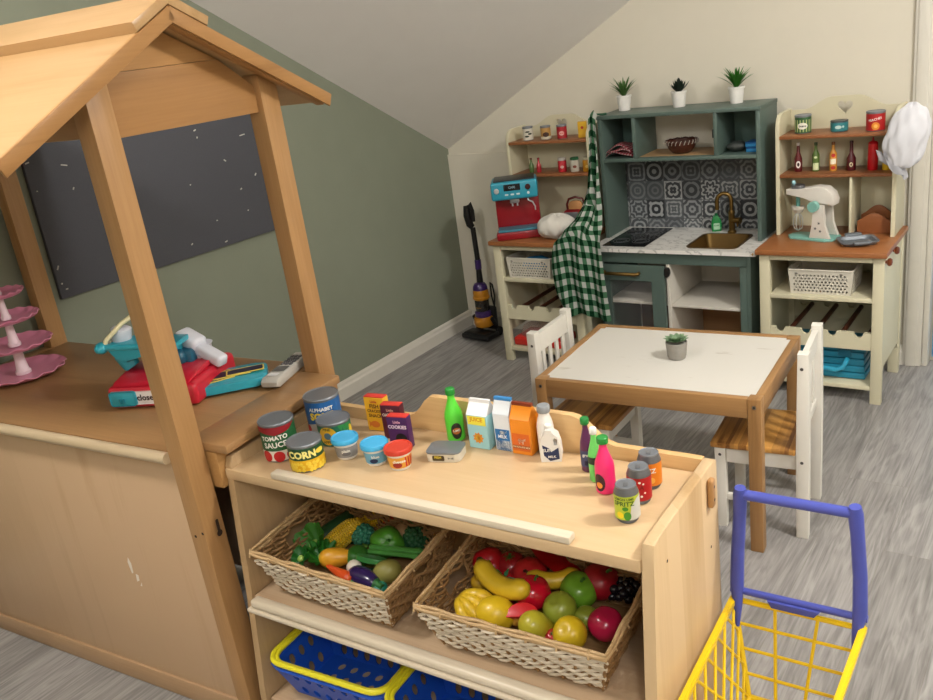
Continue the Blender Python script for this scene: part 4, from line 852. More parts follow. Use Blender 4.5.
# ------------------------------------------------------------ yellow trolley
YT=plain('#e9c40f',.35,name='trolley_yellow',coat=.15); BT=plain('#4650a8',.4,name='trolley_blue',coat=.1)
tr=thing('shopping_trolley','yellow plastic toy shopping trolley with blue handle right of the shelf unit','toy trolley',(-.376,1.355,0),2)
ZR=.36; ZB=.185; W1=.225; W0=.145; L1=.47; L0=.36; YB0=-.055; YB1=0
def gridwall(c00,c10,c11,c01,nu,nv,r,bm,diag=False):
    """quad corners bottom-left, bottom-right, top-right, top-left"""
    c00,c10,c11,c01=[Vector(c) for c in (c00,c10,c11,c01)]
    def P(u,v): return (c00*(1-u)+c10*u)*(1-v)+(c01*(1-u)+c11*u)*v
    def bar(u0,v0,u1,v1): tube(bm,[P(u0,v0),P(u1,v1)],r,6)
    if not diag:
        for i in range(nu+1): bar(i/nu,0,i/nu,1)
        for j in range(nv+1): bar(0,j/nv,1,j/nv)
    else:
        for k in range(-nv,nu+1):
            for s in (1,-1):
                # line crossing from v=0 at u=k/nu to v=1 at u=(k+nv)/nu
                u0,u1=(k/nu,(k+nv)/nu); v0,v1=0,1
                if u0<0: v0=(0-u0)/(u1-u0); u0=0
                if u1>1: v1=v0+(1-u0)/( (nv)/nu) if False else 1-(u1-1)/(nv/nu); u1=1
                if s<0: bar(1-u0,v0,1-u1,v1)
                else: bar(u0,v0,u1,v1)
BL=(-W0/2,YB0,ZB); BR=(W0/2,YB0,ZB); FL=(-W0/2*.8,YB0-L0,ZB); FR=(W0/2*.8,YB0-L0,ZB)
TL=(-W1/2,YB1,ZR); TRR=(W1/2,YB1,ZR); TFL=(-W1/2*.92,-L1,ZR+.0); TFR=(W1/2*.92,-L1,ZR+.0)
bm=BM(); gridwall(BL,BR,TRR,TL,3,4,.0033,bm); obj('rear_grid',bm,YT,tr)
bm=BM(); gridwall(FL,BL,TL,TFL,8,3,.0030,bm,True); obj('side_grid',bm,YT,tr)
bm=BM(); gridwall(FR,BR,TRR,TFR,8,3,.0030,bm,True); obj('side_grid',bm,YT,tr)
bm=BM(); gridwall(FL,FR,TFR,TFL,3,4,.0033,bm); obj('front_grid',bm,YT,tr)
bm=BM(); gridwall(FL,FR,BR,BL,4,8,.0040,bm); 
for a,b in ((FL,FR),(FR,BR),(BR,BL),(BL,FL)): tube(bm,[a,b],.007,8)
obj('basket_floor',bm,YT,tr)
def railbar(a,b):
    a,b=Vector(a),Vector(b); d=(b-a).normalized(); bm=BM(); n=Vector((-d.y,d.x,0))
    q=[bm.verts.new(p+n*sx*.006+Vector((0,0,sz))) for p in (a,b) for sx,sz in ((-1,-.007),(1,-.007),(1,.007),(-1,.007))]
    for f in ((0,1,2,3),(7,6,5,4),(0,4,5,1),(1,5,6,2),(2,6,7,3),(3,7,4,0)): bm.faces.new([q[i] for i in f])
    bmesh.ops.bevel(bm,geom=list(bm.edges),offset=.0025,segments=2,affect='EDGES'); return bm
obj('rim_rail',railbar(TL,TFL),YT,tr); obj('rim_rail',railbar(TRR,TFR),YT,tr); obj('rim_rail',tube(BM(),[(-W1/2+.004,YB1,ZR-.004),(W1/2-.004,YB1,ZR-.004)],.0042,8),YT,tr); obj('rim_rail',railbar(TFL,TFR),YT,tr)
# corner posts of the basket
for a,b in ((BL,TL),(BR,TRR),(FL,TFL),(FR,TFR)): obj('corner_rib',tube(BM(),[a,b],.0055,8),YT,tr)
# handle
HT=.592
for s in (-1,1):
    bm=tube(BM(),[(s*.100,-.022,ZR-.045),(s*.103,-.010,ZR-.01),(s*.106,.0,ZR+.03),(s*.104,.004,.46),(s*.0985,.004,.54),(s*.0955,.0,HT-.01),(s*.0945,-.002,HT+.006)],[.0035,.0085,.0125,.012,.0115,.0125,.010],10); obj('handle_upright',bm,BT,tr)
obj('handle_grip',tube(BM(),[(-.094,0,HT-.008),(.094,0,HT-.008)],.0095,14),BT,tr)
bm=tube(BM(),[(-.118,.002,ZR+.018),(.118,.002,ZR+.018)],.0068,10); 
prism(bm,[(-.05,ZR+.016),(-.042,ZR+.002),(.032,ZR+.002),(.042,ZR+.016)],lambda u,v,t:(u,t,v),-.010,.004,.002); obj('handle_crossbar',bm,BT,tr)
# chassis and wheels
bm=BM(); 
for s in (-1,1): tube(bm,[(s*.07,YB0,ZB-.005),(s*.085,-.02,.1),(s*.09,-.01,.045)],.007,8); tube(bm,[(s*.09,-.01,.05),(s*.06,-.42,.05)],.007,8); tube(bm,[(s*.055,YB0-L0+.03,ZB-.005),(s*.06,-.41,.05)],.007,8)
obj('chassis',bm,BT,tr)
for x,y in ((-.093,-.01),(.093,-.01),(-.065,-.42),(.065,-.42)):
    obj('wheel',lathe(BM(),[(.012,-.008),(.028,-.008),(.03,-.004),(.03,.004),(.028,.008),(.012,.008)],22,M=TR(x+(.016 if x>0 else -.016),y,.0305,0,90,0)),BLACK,tr)
# ------------------------------------------------------------ children's table
TW_=wood('#a88052','#7d5a33','X',7,.42,name='table_pine_x'); TWY=wood('#a88052','#7d5a33','Y',7,.42,name='table_pine_y'); TWZ=wood('#a88052','#7d5a33','Z',7,.42,name='table_pine_z')
def top_mat():
    m,nt,b=base('scuffed_white_top'); N=nt.nodes.new; L=nt.links.new; tc=N('ShaderNodeTexCoord'); mp=N('ShaderNodeMapping'); L(tc.outputs['Object'],mp.inputs[0]); mp.inputs['Scale'].default_value=(9,26,1); mp.inputs['Rotation'].default_value=(0,0,.5)
    n=N('ShaderNodeTexNoise'); n.inputs['Scale'].default_value=1.1; n.inputs['Detail'].default_value=5; L(mp.outputs[0],n.inputs[0])
    r=N('ShaderNodeMapRange'); L(n.outputs['Fac'],r.inputs[0]); r.inputs[1].default_value=.66; r.inputs[2].default_value=.76
    x=N('ShaderNodeMix'); x.data_type='RGBA'; x.inputs['A'].default_value=hx('#d9d6ce'); x.inputs['B'].default_value=hx('#c5c0b5'); L(r.outputs[0],x.inputs['Factor']); L(x.outputs['Result'],b.inputs['Base Color']); b.inputs['Roughness'].default_value=.35; return m
tb=thing('play_table','small white-topped children\'s table with pine frame and legs','table',(-1.284,1.984,0),3.8)
TWd,TDp,TH=.638,.478,.45; lw=.034
for i,(x,y) in enumerate(((0,0),(TWd-lw,0),(0,TDp-lw),(TWd-lw,TDp-lw))):
    lg=obj('leg',B(x,x+lw,y,y+lw,0,TH-.0,.002),TWZ,tb)
    sx_=x+lw/2; 
    if y==0: decal(lg,'screw',[circ(0,0,.0055,12)],lambda u,v,o,sx_=sx_:(sx_+u,-.0005-o,TH-.022+v),STEEL,.0006); decal(lg,'screw_socket',[circ(0,0,.0026,6)],lambda u,v,o,sx_=sx_:(sx_+u,-.0005-o,TH-.022+v),BLACK,.0010)
bx0=lw+.0005
obj('apron',B(bx0,TWd-bx0,.001,.021,TH-.055,TH-.0005,.0015),TW_,tb); obj('apron',B(bx0,TWd-bx0,TDp-.021,TDp-.001,TH-.055,TH-.0005,.0015),TW_,tb)
obj('apron',B(.001,.021,bx0,TDp-bx0,TH-.055,TH-.0005,.0015),TWY,tb); obj('apron',B(TWd-.021,TWd-.001,bx0,TDp-bx0,TH-.055,TH-.0005,.0015),TWY,tb)
obj('tabletop',prism(BM(),[(.0215,.0215),(TWd-.0215,.0215),(TWd-.0215,TDp-.0215),(.0215,TDp-.0215)],XY,TH-.012,TH-.0032),top_mat(),tb,smooth=False)
# succulent in a concrete pot on the table
def rosette(parent,name,n,r,z,col,h,w,up0=.3,thick=.002,twist=0):
    for ring in range(3):
        k=n-ring*2; rr=r*(1-.28*ring); 
        for i in range(k):
            a=2*PI*i/k+ring*.4; bm=BM(); el=up0+ring*.35
            def f(u,v,a=a,rr=rr,el=el):
                s=u; ww=w*math.sin(PI*min(1,.12+s*.86))**.8*(1-.2*ring); x=rr*s*math.cos(el*(1-.2*s)); zz=rr*s*math.sin(el*(.6+.5*s)); y=(v-.5)*ww
                zz+=abs(v-.5)*ww*.5
                return (x*math.cos(a)-y*math.sin(a),x*math.sin(a)+y*math.cos(a),z+zz)
            grid(bm,6,4,f,thick=thick); obj(name,bm,col,parent)
pt=thing('potted_succulent','pale green rosette succulent in a grey concrete pot on the white table','potted plant',(-.958,2.248,TH-.0022),10)
obj('pot',lathe(BM(),[(.0,0),(.024,.0),(.027,.008),(.031,.05),(.0295,.0505),(.027,.044),(.0,.043)],30,cap=False),plain('#8f8c85',.85,var=.15,scale=60,bump=.4,name='concrete'),pt)
rosette(pt,'leaf',11,.038,.048,plain('#8fae88',.55,var=.15,scale=25,name='succulent_leaf'),.02,.019,.35)
# ------------------------------------------------------------ children's chairs
CW=plain('#dedbd2',.5,var=.05,scale=14,name='chipped_white_paint'); SEAT=wood('#c9934c','#6f4016','Y',16,.35,stave=.011,sk=1.3,name='stained_seat',fine=.3,spec=.5)
def chair(label,loc,rz,first=None):
    t=thing('childs_chair',label,'chair',loc,rz,'white children\'s chairs at the table')
    hw=.125; xs=-.118
    for s in (-1,1):
        y=s*(hw-.016)
        p=obj('back_post',prism(BM(),[(-.019,0),(.012,0),(.012,.27),(.008,.54),(-.019,.54),(-.021,.27)],lambda u,v,t:(xs+u,t,v),y-.016,y+.016,.003),CW,t)
        for zz in (.5,.232):
            decal(p,'screw',[circ(0,0,.0045,10)],(lambda u,v,o,s=s,y=y,zz=zz:(xs-.003+u,y+s*(.0162+o),zz+v)),plain('#4a4642',.5,name='screw_head'),.0004)
        fl=obj('front_leg',prism(BM(),[(-.013,0),(.013,0),(.015,.249),(-.015,.249)],lambda u,v,t:(.094+u,t,v),y-.014,y+.014,.002),CW,t)
        decal(fl,'screw',[circ(0,0,.0045,10)],(lambda u,v,o,s=s,y=y:(.094+u,y+s*(.0142+o),.23+v)),plain('#4a4642',.5,name='screw_head'),.0004)
        obj('side_rail',B(xs+.0125,.0785,y-.008,y+.008,.205,.249,.002),CW,t)
        obj('stretcher',B(xs+.0125,.0805,y-.007,y+.007,.085,.105,.003),CW,t)
    obj('seat',B(xs+.013,.120,-hw,hw,.2495,.266,.004),SEAT,t)
    for yy in (1,):
        obj('front_rail',B(.088,.102,-hw+.031,hw-.031,.205,.249,.002),CW,t)
    obj('top_rail',prism(BM(),[(-.009,.47),(.006,.47),(.004,.528),(-.011,.528)],lambda u,v,t:(xs+u,t,v),-hw+.0325,hw-.0325,.002),CW,t)
    obj('lower_rail',B(xs-.007,xs+.008,-hw+.0325,hw-.0325,.30,.325,.002),CW,t)
    for k in range(4):
        y=-.066+k*.044; obj('slat',B(xs-.004,xs+.003,y-.009,y+.009,.3255,.4695,.001),CW,t)
    return t
chair('white slatted child\'s chair on the left side of the table, nearest the checked apron',(-1.238,2.228,0),2)
chair('white wooden child\'s chair with striped seat on the right side of the table',(-.710,2.245,0),186)
# ------------------------------------------------------------ green play kitchen
KG=plain('#54665f',.42,var=.06,scale=10,name='kitchen_green'); KGI=plain('#4b645c',.5,var=.06,name='kitchen_green_inside'); KW=plain('#cfcabf',.55,var=.03,name='kitchen_inside_white'); BRASS=plain('#7d6336',.36,.9,name='aged_brass',var=.15); BRASSD=plain('#6e5630',.42,.85,name='brushed_brass',var=.1)
def marble():
    m,nt,b=base('white_marble'); N=nt.nodes.new; L=nt.links.new; tc=N('ShaderNodeTexCoord'); n=N('ShaderNodeTexNoise'); n.inputs['Scale'].default_value=7; n.inputs['Detail'].default_value=8; n.inputs['Distortion'].default_value=1.5; mp=N('ShaderNodeMapping'); mp.inputs['Scale'].default_value=(1,2.5,1); mp.inputs['Rotation'].default_value=(0,0,.5); L(tc.outputs['Object'],mp.inputs[0]); L(mp.outputs[0],n.inputs[0])
    s=N('ShaderNodeMath'); s.operation='SUBTRACT'; L(n.outputs['Fac'],s.inputs[0]); s.inputs[1].default_value=.5; a=N('ShaderNodeMath'); a.operation='ABSOLUTE'; L(s.outputs[0],a.inputs[0])
    r=N('ShaderNodeMapRange'); L(a.outputs[0],r.inputs[0]); r.inputs[1].default_value=0; r.inputs[2].default_value=.028
    x=N('ShaderNodeMix'); x.data_type='RGBA'; x.inputs['A'].default_value=hx('#b0aeaa'); x.inputs['B'].default_value=hx('#e4e2dd'); L(r.outputs[0],x.inputs['Factor']); L(x.outputs['Result'],b.inputs['Base Color']); b.inputs['Roughness'].default_value=.25; return m
MARB=marble()
def tiles():
    m,nt,b=base('patterned_tiles'); N=nt.nodes.new; L=nt.links.new
    def mt(op,a,c=None,d=None):
        n=N('ShaderNodeMath'); n.operation=op
        for i,v in enumerate((a,c,d)):
            if v is None: continue
            if isinstance(v,(int,float)): n.inputs[i].default_value=v
            else: L(v,n.inputs[i])
        return n.outputs[0]
    tc=N('ShaderNodeTexCoord'); sp=N('ShaderNodeSeparateXYZ'); L(tc.outputs['Object'],sp.inputs[0]); S=.079
    u=mt('DIVIDE',sp.outputs['X'],S); v=mt('DIVIDE',mt('SUBTRACT',sp.outputs['Z'],.015),S)
    fu,fv=mt('FLOOR',u),mt('FLOOR',v); x=mt('SUBTRACT',mt('SUBTRACT',u,fu),.5); y=mt('SUBTRACT',mt('SUBTRACT',v,fv),.5)
    cb=N('ShaderNodeCombineXYZ'); L(fu,cb.inputs[0]); L(fv,cb.inputs[1]); wn=N('ShaderNodeTexWhiteNoise'); wn.noise_dimensions='2D'; L(cb.outputs[0],wn.inputs['Vector']); sc=N('ShaderNodeSeparateColor'); L(wn.outputs['Color'],sc.inputs[0]); r1,r2,r3=sc.outputs
    rad=mt('SQRT',mt('ADD',mt('MULTIPLY',x,x),mt('MULTIPLY',y,y))); ang=mt('ARCTAN2',y,x)
    lob=mt('MULTIPLY',mt('COSINE',mt('MULTIPLY',ang,mt('ADD',4,mt('MULTIPLY',mt('ROUND',r1),4)))),mt('MULTIPLY_ADD',r2,.12,.03))
    R2=mt('ADD',rad,mt('MULTIPLY',lob,rad)); w1=mt('SINE',mt('ADD',mt('MULTIPLY',R2,mt('MULTIPLY_ADD',r3,10,20)),mt('MULTIPLY',r1,6)))
    dia=mt('SINE',mt('MULTIPLY',mt('ADD',mt('ABSOLUTE',x),mt('ABSOLUTE',y)),mt('MULTIPLY_ADD',r2,8,13)))
    mixd=mt('ADD',mt('MULTIPLY',w1,.62),mt('MULTIPLY',dia,.38)); st_=N('ShaderNodeMapRange'); L(mixd,st_.inputs[0]); st_.inputs[1].default_value=.0; st_.inputs[2].default_value=.22
    ramp=N('ShaderNodeMix'); ramp.data_type='RGBA'; L(st_.outputs[0],ramp.inputs['Factor'])
    dk=N('ShaderNodeMix'); dk.data_type='RGBA'; dk.inputs['A'].default_value=hx('#2b2e33'); dk.inputs['B'].default_value=hx('#5b6064'); L(r3,dk.inputs['Factor'])
    lt=N('ShaderNodeMix'); lt.data_type='RGBA'; lt.inputs['A'].default_value=hx('#63686c'); lt.inputs['B'].default_value=hx('#a9acac'); L(r2,lt.inputs['Factor'])
    L(dk.outputs['Result'],ramp.inputs['A']); L(lt.outputs['Result'],ramp.inputs['B'])
    e=mt('MAXIMUM',mt('ABSOLUTE',x),mt('ABSOLUTE',y)); gl=mt('GREATER_THAN',e,.485); g=N('ShaderNodeMix'); g.data_type='RGBA'; L(gl,g.inputs['Factor']); L(ramp.outputs['Result'],g.inputs['A']); g.inputs['B'].default_value=hx('#4b4d50')
    L(g.outputs['Result'],b.inputs['Base Color']); b.inputs['Roughness'].default_value=.35; return m
kx,ky=-1.637,3.085
kt=thing('play_kitchen','dark green play kitchen with patterned tile splashback, brass tap and hob','play kitchen',(kx,ky,0),0)
KWd=.637; KD=.355; KC=.53; UY=.150; UZ0=.842; UZ1=1.026; UL=-.026; UR=KWd-.018
# lower cabinet
for x0,x1 in ((0.0,.016),(KWd-.033,KWd-.017)): obj('side_panel',B(x0,x1,.012,KD,.0,KC-.0155,.0015),KG,kt)
obj('top_rail',B(.0165,KWd-.0335,.014,.028,.468,KC-.016,.001),KG,kt)
obj('front_stile',B(KWd-.0595,KWd-.0335,.0135,.026,.0,.467,.001),KG,kt)
obj('front_stile',B(.0165,.024,.0135,.026,.0,.467,.001),KG,kt)
obj('partition',B(.290,.304,.014,KD-.012,.03,.467,.001),KW,kt)
obj('back_panel',B(.0165,KWd-.0335,KD-.011,KD-.001,.0,.51),KW,kt)
obj('inner_shelf',B(.3045,KWd-.062,.02,KD-.0125,.293,.304,.001),KW,kt); obj('inner_shelf',B(.0245,.2895,.03,KD-.0125,.293,.304,.001),KW,kt)
obj('lower_lining',B(.0245,.2895,KD-.016,KD-.0115,.033,.29),wood('#7d5a3e','#5c3f2a','X',5,.5,name='lower_lining_board'),kt)
obj('lower_lining',B(.3045,KWd-.062,KD-.016,KD-.0115,.033,.29),wood('#a98660','#876444','X',5,.5,name='lower_lining_board_pale'),kt)
obj('cabinet_floor',B(.0165,KWd-.0335,.02,KD-.0125,.02,.032),wood('#a8805a','#8a643c','X',5,.5,name='kitchen_floor_board'),kt)
obj('inner_lining',B(KWd-.0615,KWd-.034,.0265,KD-.0125,.033,.467),KW,kt)
obj('catch',prism(BM(),circ(0,0,.012,14,.02),lambda u,v,t:(.297+u,t,.438+v),-.002,.0135,.001),BLACK,kt)
# oven door, slightly ajar frame with a window
bm=BM(); panel(bm,rrect(0,.268,.04,.462,.004,2),[rrect(.036,.214,.085,.400,.004,2)],.014,Matrix.Translation((.019,.004,0))@MXZ); dr=obj('oven_door',bm,KG,kt,smooth=False)
g=obj('glass',B(.055,.235,.001,.003,.083,.402),None,dr); gm,nt,b=base('door_glass'); b.inputs['Alpha'].default_value=.03; b.inputs['Specular IOR Level'].default_value=.1; b.inputs['Roughness'].default_value=.1; tidy(g.data,gm)
bm=tube(BM(),[(.035,-.004,.432),(.035,-.02,.432),(.04,-.024,.432),(.178,-.024,.432),(.183,-.02,.432),(.183,-.004,.432)],.0075,10); obj('handle',bm,BRASS,dr)
# worktop with a real sink cut-out
SKx0,SKx1,SKy0,SKy1=.362,.558,.035,.25
bm=BM(); panel(bm,rrect(-.028,KWd+.006,-.006,KD,.006,3),[rrect(SKx0+.004,SKx1-.004,SKy0+.004,SKy1-.004,.028,5)],.0145,Matrix.Translation((0,0,KC-.0075))); obj('worktop',bm,MARB,kt,smooth=False)
decal(kt,'worktop_chip',[circ(0,0,.004,10,.005)],lambda u,v,o:(KWd-.004+u,-.006-o,KC-.006+v),plain('#a88750',.7,name='chipboard'),.0004)
bm=BM(); 
outer=rrect(SKx0-.003,SKx1+.003,SKy0-.003,SKy1+.003,.032,6); inn=rrect(SKx0+.006,SKx1-.006,SKy0+.006,SKy1-.006,.026,6); bot=rrect(SKx0+.02,SKx1-.02,SKy0+.02,SKy1-.02,.02,6)
rg=[[bm.verts.new((x,y,z)) for x,y in pl] for pl,z in ((outer,KC+.0004),(outer,KC+.003),(inn,KC+.002),(bot,KC-.058))]
n=len(outer)
for a,b_ in zip(rg[:-1],rg[1:]):
    for i in range(n): bm.faces.new((a[i],a[(i+1)%n],b_[(i+1)%n],b_[i]))
bm.faces.new(rg[-1]); sk=obj('sink',bm,BRASSD,kt,norm=False)
fx,fy=.463,.275
fc=obj('tap',lathe(BM(),[(.017,KC),(.017,KC+.006),(.012,KC+.012),(.0125,KC+.075),(.014,KC+.08),(.011,KC+.09)],20,c=(fx,fy,0)),BRASS,kt)
obj('spout',tube(BM(),[(fx,fy,KC+.085),(fx,fy,KC+.13)]+[(fx-.026+.026*math.cos(a),fy-.008*(1-math.cos(a)),KC+.13+.028*math.sin(a)) for a in [PI*k/8 for k in range(1,9)]]+[(fx-.052,fy-.016,KC+.095)],.008,12),BRASS,fc)
bm=cyl(BM(),(fx+.006,fy,KC+.05),(fx+.032,fy-.004,KC+.05),.0115,16); cyl(bm,(fx+.030,fy-.004,KC+.05),(fx+.036,fy-.005,KC+.05),.014,16); tube(bm,[(fx+.02,fy,KC+.05),(fx+.03,fy-.02,KC+.03)],.004,8); obj('tap_handle',bm,BRASS,fc)
hb=obj('hob',B(.018,.200,.028,.315,KC+.0005,KC+.0045,.0015),plain('#101114',.12,name='hob_glass',var=0),kt)
for cx,cy in ((.068,.10),(.152,.10),(.068,.23),(.152,.23)):
    bm=BM()
    for rr in (.034,.022): tube(bm,[(cx+rr*math.cos(a),cy+rr*math.sin(a),KC+.0048) for a in [2*PI*k/32 for k in range(32)]],.0006,4,closed=True)
    obj('burner_ring',bm,plain('#5b5d60',.5),hb)
# splashback and upper unit
obj('splashback',B(UL+.0165,UR-.0165,KD-.012,KD-.004,KC+.0005,UZ0-.0005),tiles(),kt,smooth=False)
for x0,x1 in ((UL,UL+.016),(UR-.016,UR)): obj('upper_side',B(x0,x1,UY,KD,KC+.0008,UZ1-.0145,.0015),KG,kt)
obj('upper_top',B(UL-.002,UR+.002,UY-.003,KD+.002,UZ1-.014,UZ1,.0015),KG,kt)
obj('upper_shelf',B(UL+.0165,UR-.0165,UY,KD-.002,UZ0,UZ0+.013,.001),KG,kt)
obj('shelf_lining',B(.128,.445,UY+.03,KD-.004,UZ0+.0132,UZ0+.0145),wood('#b7946a','#9a764c','X',5,.5,name='lining_board'),kt)
for x0 in (.120,.446): obj('divider',B(x0,x0+.014,UY+.001,KD-.004,UZ0+.0135,UZ1-.0145,.001),KG,kt)
for x0,x1 in ((UL+.0165,.1195),(.4605,UR-.0165)): obj('cubby_back',B(x0,x1,KD-.012,KD-.004,UZ0+.0135,UZ1-.0145),KGI,kt)
obj('catch',B(.439,.4455,UY+.006,UY+.02,.92,.952,.002),BLACK,kt)
# things on the kitchen
def spiky(label,name,x,y,z,n,L,col,wd=.006,up=.55,seed=1,rp=.019,hp=.043,thick=.0012,curl=.25):
    t=thing(name,label,'potted plant',(x,y,z),0,'small artificial plants in white pots on the kitchen'); rr=random.Random(seed)
    obj('pot',lathe(BM(),[(.0,0),(rp*.78,.0),(rp*.8,.003),(rp*.97,hp-.009),(rp*1.05,hp-.008),(rp*1.07,hp),(rp*.95,hp),(rp*.92,hp-.006),(0,hp-.007)],30,cap=False),WHITE,t)
    for i in range(n):
        a=i*2.4+rr.random()*.3; el=up+(1.45-up)*(1-i/n)+rr.uniform(-.08,.08); LL=L*(.75+.3*rr.random()); bm=BM()
        def f(u,v):
            s=u; w=wd*(math.sin(PI*(.18+.8*s)) if s<.97 else .05); e=el-curl*s; x_=LL*s*math.cos(e)+.004; z_=LL*s*math.sin(e); y_=(v-.5)*w; z_+=abs(v-.5)*w*.4
            return (x_*math.cos(a)-y_*math.sin(a),x_*math.sin(a)+y_*math.cos(a),hp-.006+z_)
        grid(bm,7,2,f,thick=thick); obj('leaf',bm,col,t)
    return t
LG=plain('#56823f',.5,var=.2,scale=30,name='aloe_leaf'); LD=plain('#26382c',.5,var=.15,name='dark_succulent_leaf'); LB=plain('#3f8a2c',.45,var=.2,scale=30,name='bright_leaf')
zt=UZ1+.0005
spiky('spiky green plant in a white pot, left on top of the green kitchen','potted_plant',-1.604,3.37,zt,26,.088,LG,.0085,seed=3,up=.85,rp=.029,hp=.060)
spiky('dark compact succulent in a white pot, middle on top of the green kitchen','potted_succulent',-1.372,3.37,zt,30,.055,LD,.015,.45,rp=.029,hp=.060,seed=5,thick=.002,curl=-.3)
spiky('bright green spiky plant in a white pot, right on top of the green kitchen','potted_plant',-1.146,3.37,zt,28,.092,LB,.010,.85,seed=8,rp=.029,hp=.060)
# cloth, bowl, mouse-like grey item, blue blocks in the cubbies
def lump(bm,c,r,seed,amp=.12,n=24,m=14,M=None):
    q=random.Random(seed); P=[(q.uniform(2,6),q.uniform(0,6),q.uniform(2,5)) for _ in range(5)]
    return ball(bm,c,r,n,m,M=M,fn=lambda a,ph:1+amp*sum(math.sin(round(p[0])*a+p[1])*math.sin(p[2]*ph) for p in P)/2)
def check_mat(name,c0,c1,c2,nu,nv):
    m,nt,b=base(name); N=nt.nodes.new; L=nt.links.new; uv=N('ShaderNodeUVMap'); sp=N('ShaderNodeSeparateXYZ'); L(uv.outputs[0],sp.inputs[0]); out=[]
    for ax,n in (('X',nu),('Y',nv)):
        a=N('ShaderNodeMath'); a.operation='MULTIPLY'; L(sp.outputs[ax],a.inputs[0]); a.inputs[1].default_value=n
        f=N('ShaderNodeMath'); f.operation='FRACT'; L(a.outputs[0],f.inputs[0]); g=N('ShaderNodeMath'); g.operation='GREATER_THAN'; L(f.outputs[0],g.inputs[0]); g.inputs[1].default_value=.5; out.append(g.outputs[0])
    s=N('ShaderNodeMath'); s.operation='ADD'; L(out[0],s.inputs[0]); L(out[1],s.inputs[1]); h=N('ShaderNodeMath'); h.operation='MULTIPLY'; L(s.outputs[0],h.inputs[0]); h.inputs[1].default_value=.5
    cr=N('ShaderNodeValToRGB'); cr.color_ramp.interpolation='CONSTANT'; e=cr.color_ramp.elements; e[0].position=0; e[0].color=hx(c0); e[1].position=.4; e[1].color=hx(c1); q=e.new(.8); q.color=hx(c2); L(h.outputs[0],cr.inputs[0])
    nz=N('ShaderNodeTexNoise'); nz.inputs['Scale'].default_value=400; bp=N('ShaderNodeBump'); bp.inputs['Strength'].default_value=.3; bp.inputs['Distance'].default_value=.001; L(nz.outputs['Fac'],bp.inputs['Height']); L(bp.outputs[0],b.inputs['Normal'])
    L(cr.outputs[0],b.inputs['Base Color']); b.inputs['Roughness'].default_value=.9; b.inputs['Specular IOR Level'].default_value=.15; return m
RCH=check_mat('red_gingham','#dcc9c4','#c2606a','#a02438',10,8)
zs=UZ0+.0135
def folded(u,v,k): 
    x=(u-.5)*(.105-.006*k); y=(v-.5)*.10; return (x,y,.006+.010*k+.024*(1-(2*u-1)**2)*.6+.004*math.sin(7*u+k*2+3*v)+(-.004 if v<.08 else 0))
t=thing('folded_cloth','folded red and white checked cloth in the left cubby of the kitchen','cloth',(-1.586,3.298,zs),0); t.scale=(1.15,1,1.25)
for k in range(3): obj('fold',grid(BM(),22,10,lambda u,v,k=k:folded(u,v,k),thick=.003,uv=True),RCH,t)
t=thing('bowl','brown woven-effect bowl with a pale laced edge in the open middle of the kitchen','bowl',(-1.352,3.325,zs+.0016),0)
obj('bowl_body',lathe(BM(),[(.03,0),(.036,.002),(.05,.018),(.060,.042),(.0605,.046),(.058,.046),(.046,.019),(.03,.005),(.0005,.004)],36,cap=False),plain('#4a2418',.4,name='bowl_brown',var=.2,scale=80),t)
bm=BM(); tube(bm,[(.0605*math.cos(a),.0605*math.sin(a),.0475+.0015*math.sin(12*a)) for a in [2*PI*k/72 for k in range(72)]],.003,6,closed=True); obj('rim',bm,plain('#3c1d14',.4),t)
bm=BM()
for k in range(24): a=2*PI*k/24; tube(bm,[(.063*math.cos(a),.063*math.sin(a),.036),(.0655*math.cos(a+.06),.0655*math.sin(a+.06),.046),(.061*math.cos(a+.12),.061*math.sin(a+.12),.0515)],.0017,5)
obj('lacing',bm,plain('#a59d92',.5),t)
t=tag(place(obj('crumpled_cloth',lump(BM(),(0,0,.0215),(.036,.03,.018),4,.08),plain('#333836',.5,var=.4,scale=60,name='grey_glove'),None),(-1.128,3.31,zs),10),'dark grey crumpled cloth in the right cubby of the kitchen','cloth')
for k in range(2):
    tg=thing('sponge',('lower','upper')[k]+' of two bright blue sponges in the right cubby of the kitchen','sponge',(-1.062,3.322,zs+k*.0185),4-6*k,'blue sponges in the kitchen cubby')
    obj('foam',B(-.028,.028,-.035,.035,0,.0125,.003),plain('#2f8fd0',.7,var=.1,scale=90),tg); obj('scourer',B(-.028,.028,-.035,.035,.0127,.0178,.002),plain('#1c5fa0',.8),tg)
t=thing('soap_bottle','green toy washing-up liquid bottle beside the brass tap','toy bottle',(kx+.393,ky+.295,KC+.0005),25)
obj('bottle_body',prism(BM(),[(-.018,0),(.018,0),(.0195,.02),(.018,.045),(.008,.062),(-.008,.062),(-.018,.045),(-.0195,.02)],lambda u,v,t:(u,t,v),-.011,.011,.003),plain('#12803f',.3,coat=.2),t); obj('cap',cyl(BM(),(0,0,.0622),(0,0,.072),.006),plain('#15653a',.4),t)
lb=decal(t,'label',[rrect(-.012,.012,.008,.034,.003)],mfront(-.011),plain('#9fc6a8',.5),.0004); text(lb,'SOAP',.008,mfront(-.011),plain('#125a34',.5),v=.024,o=.001)
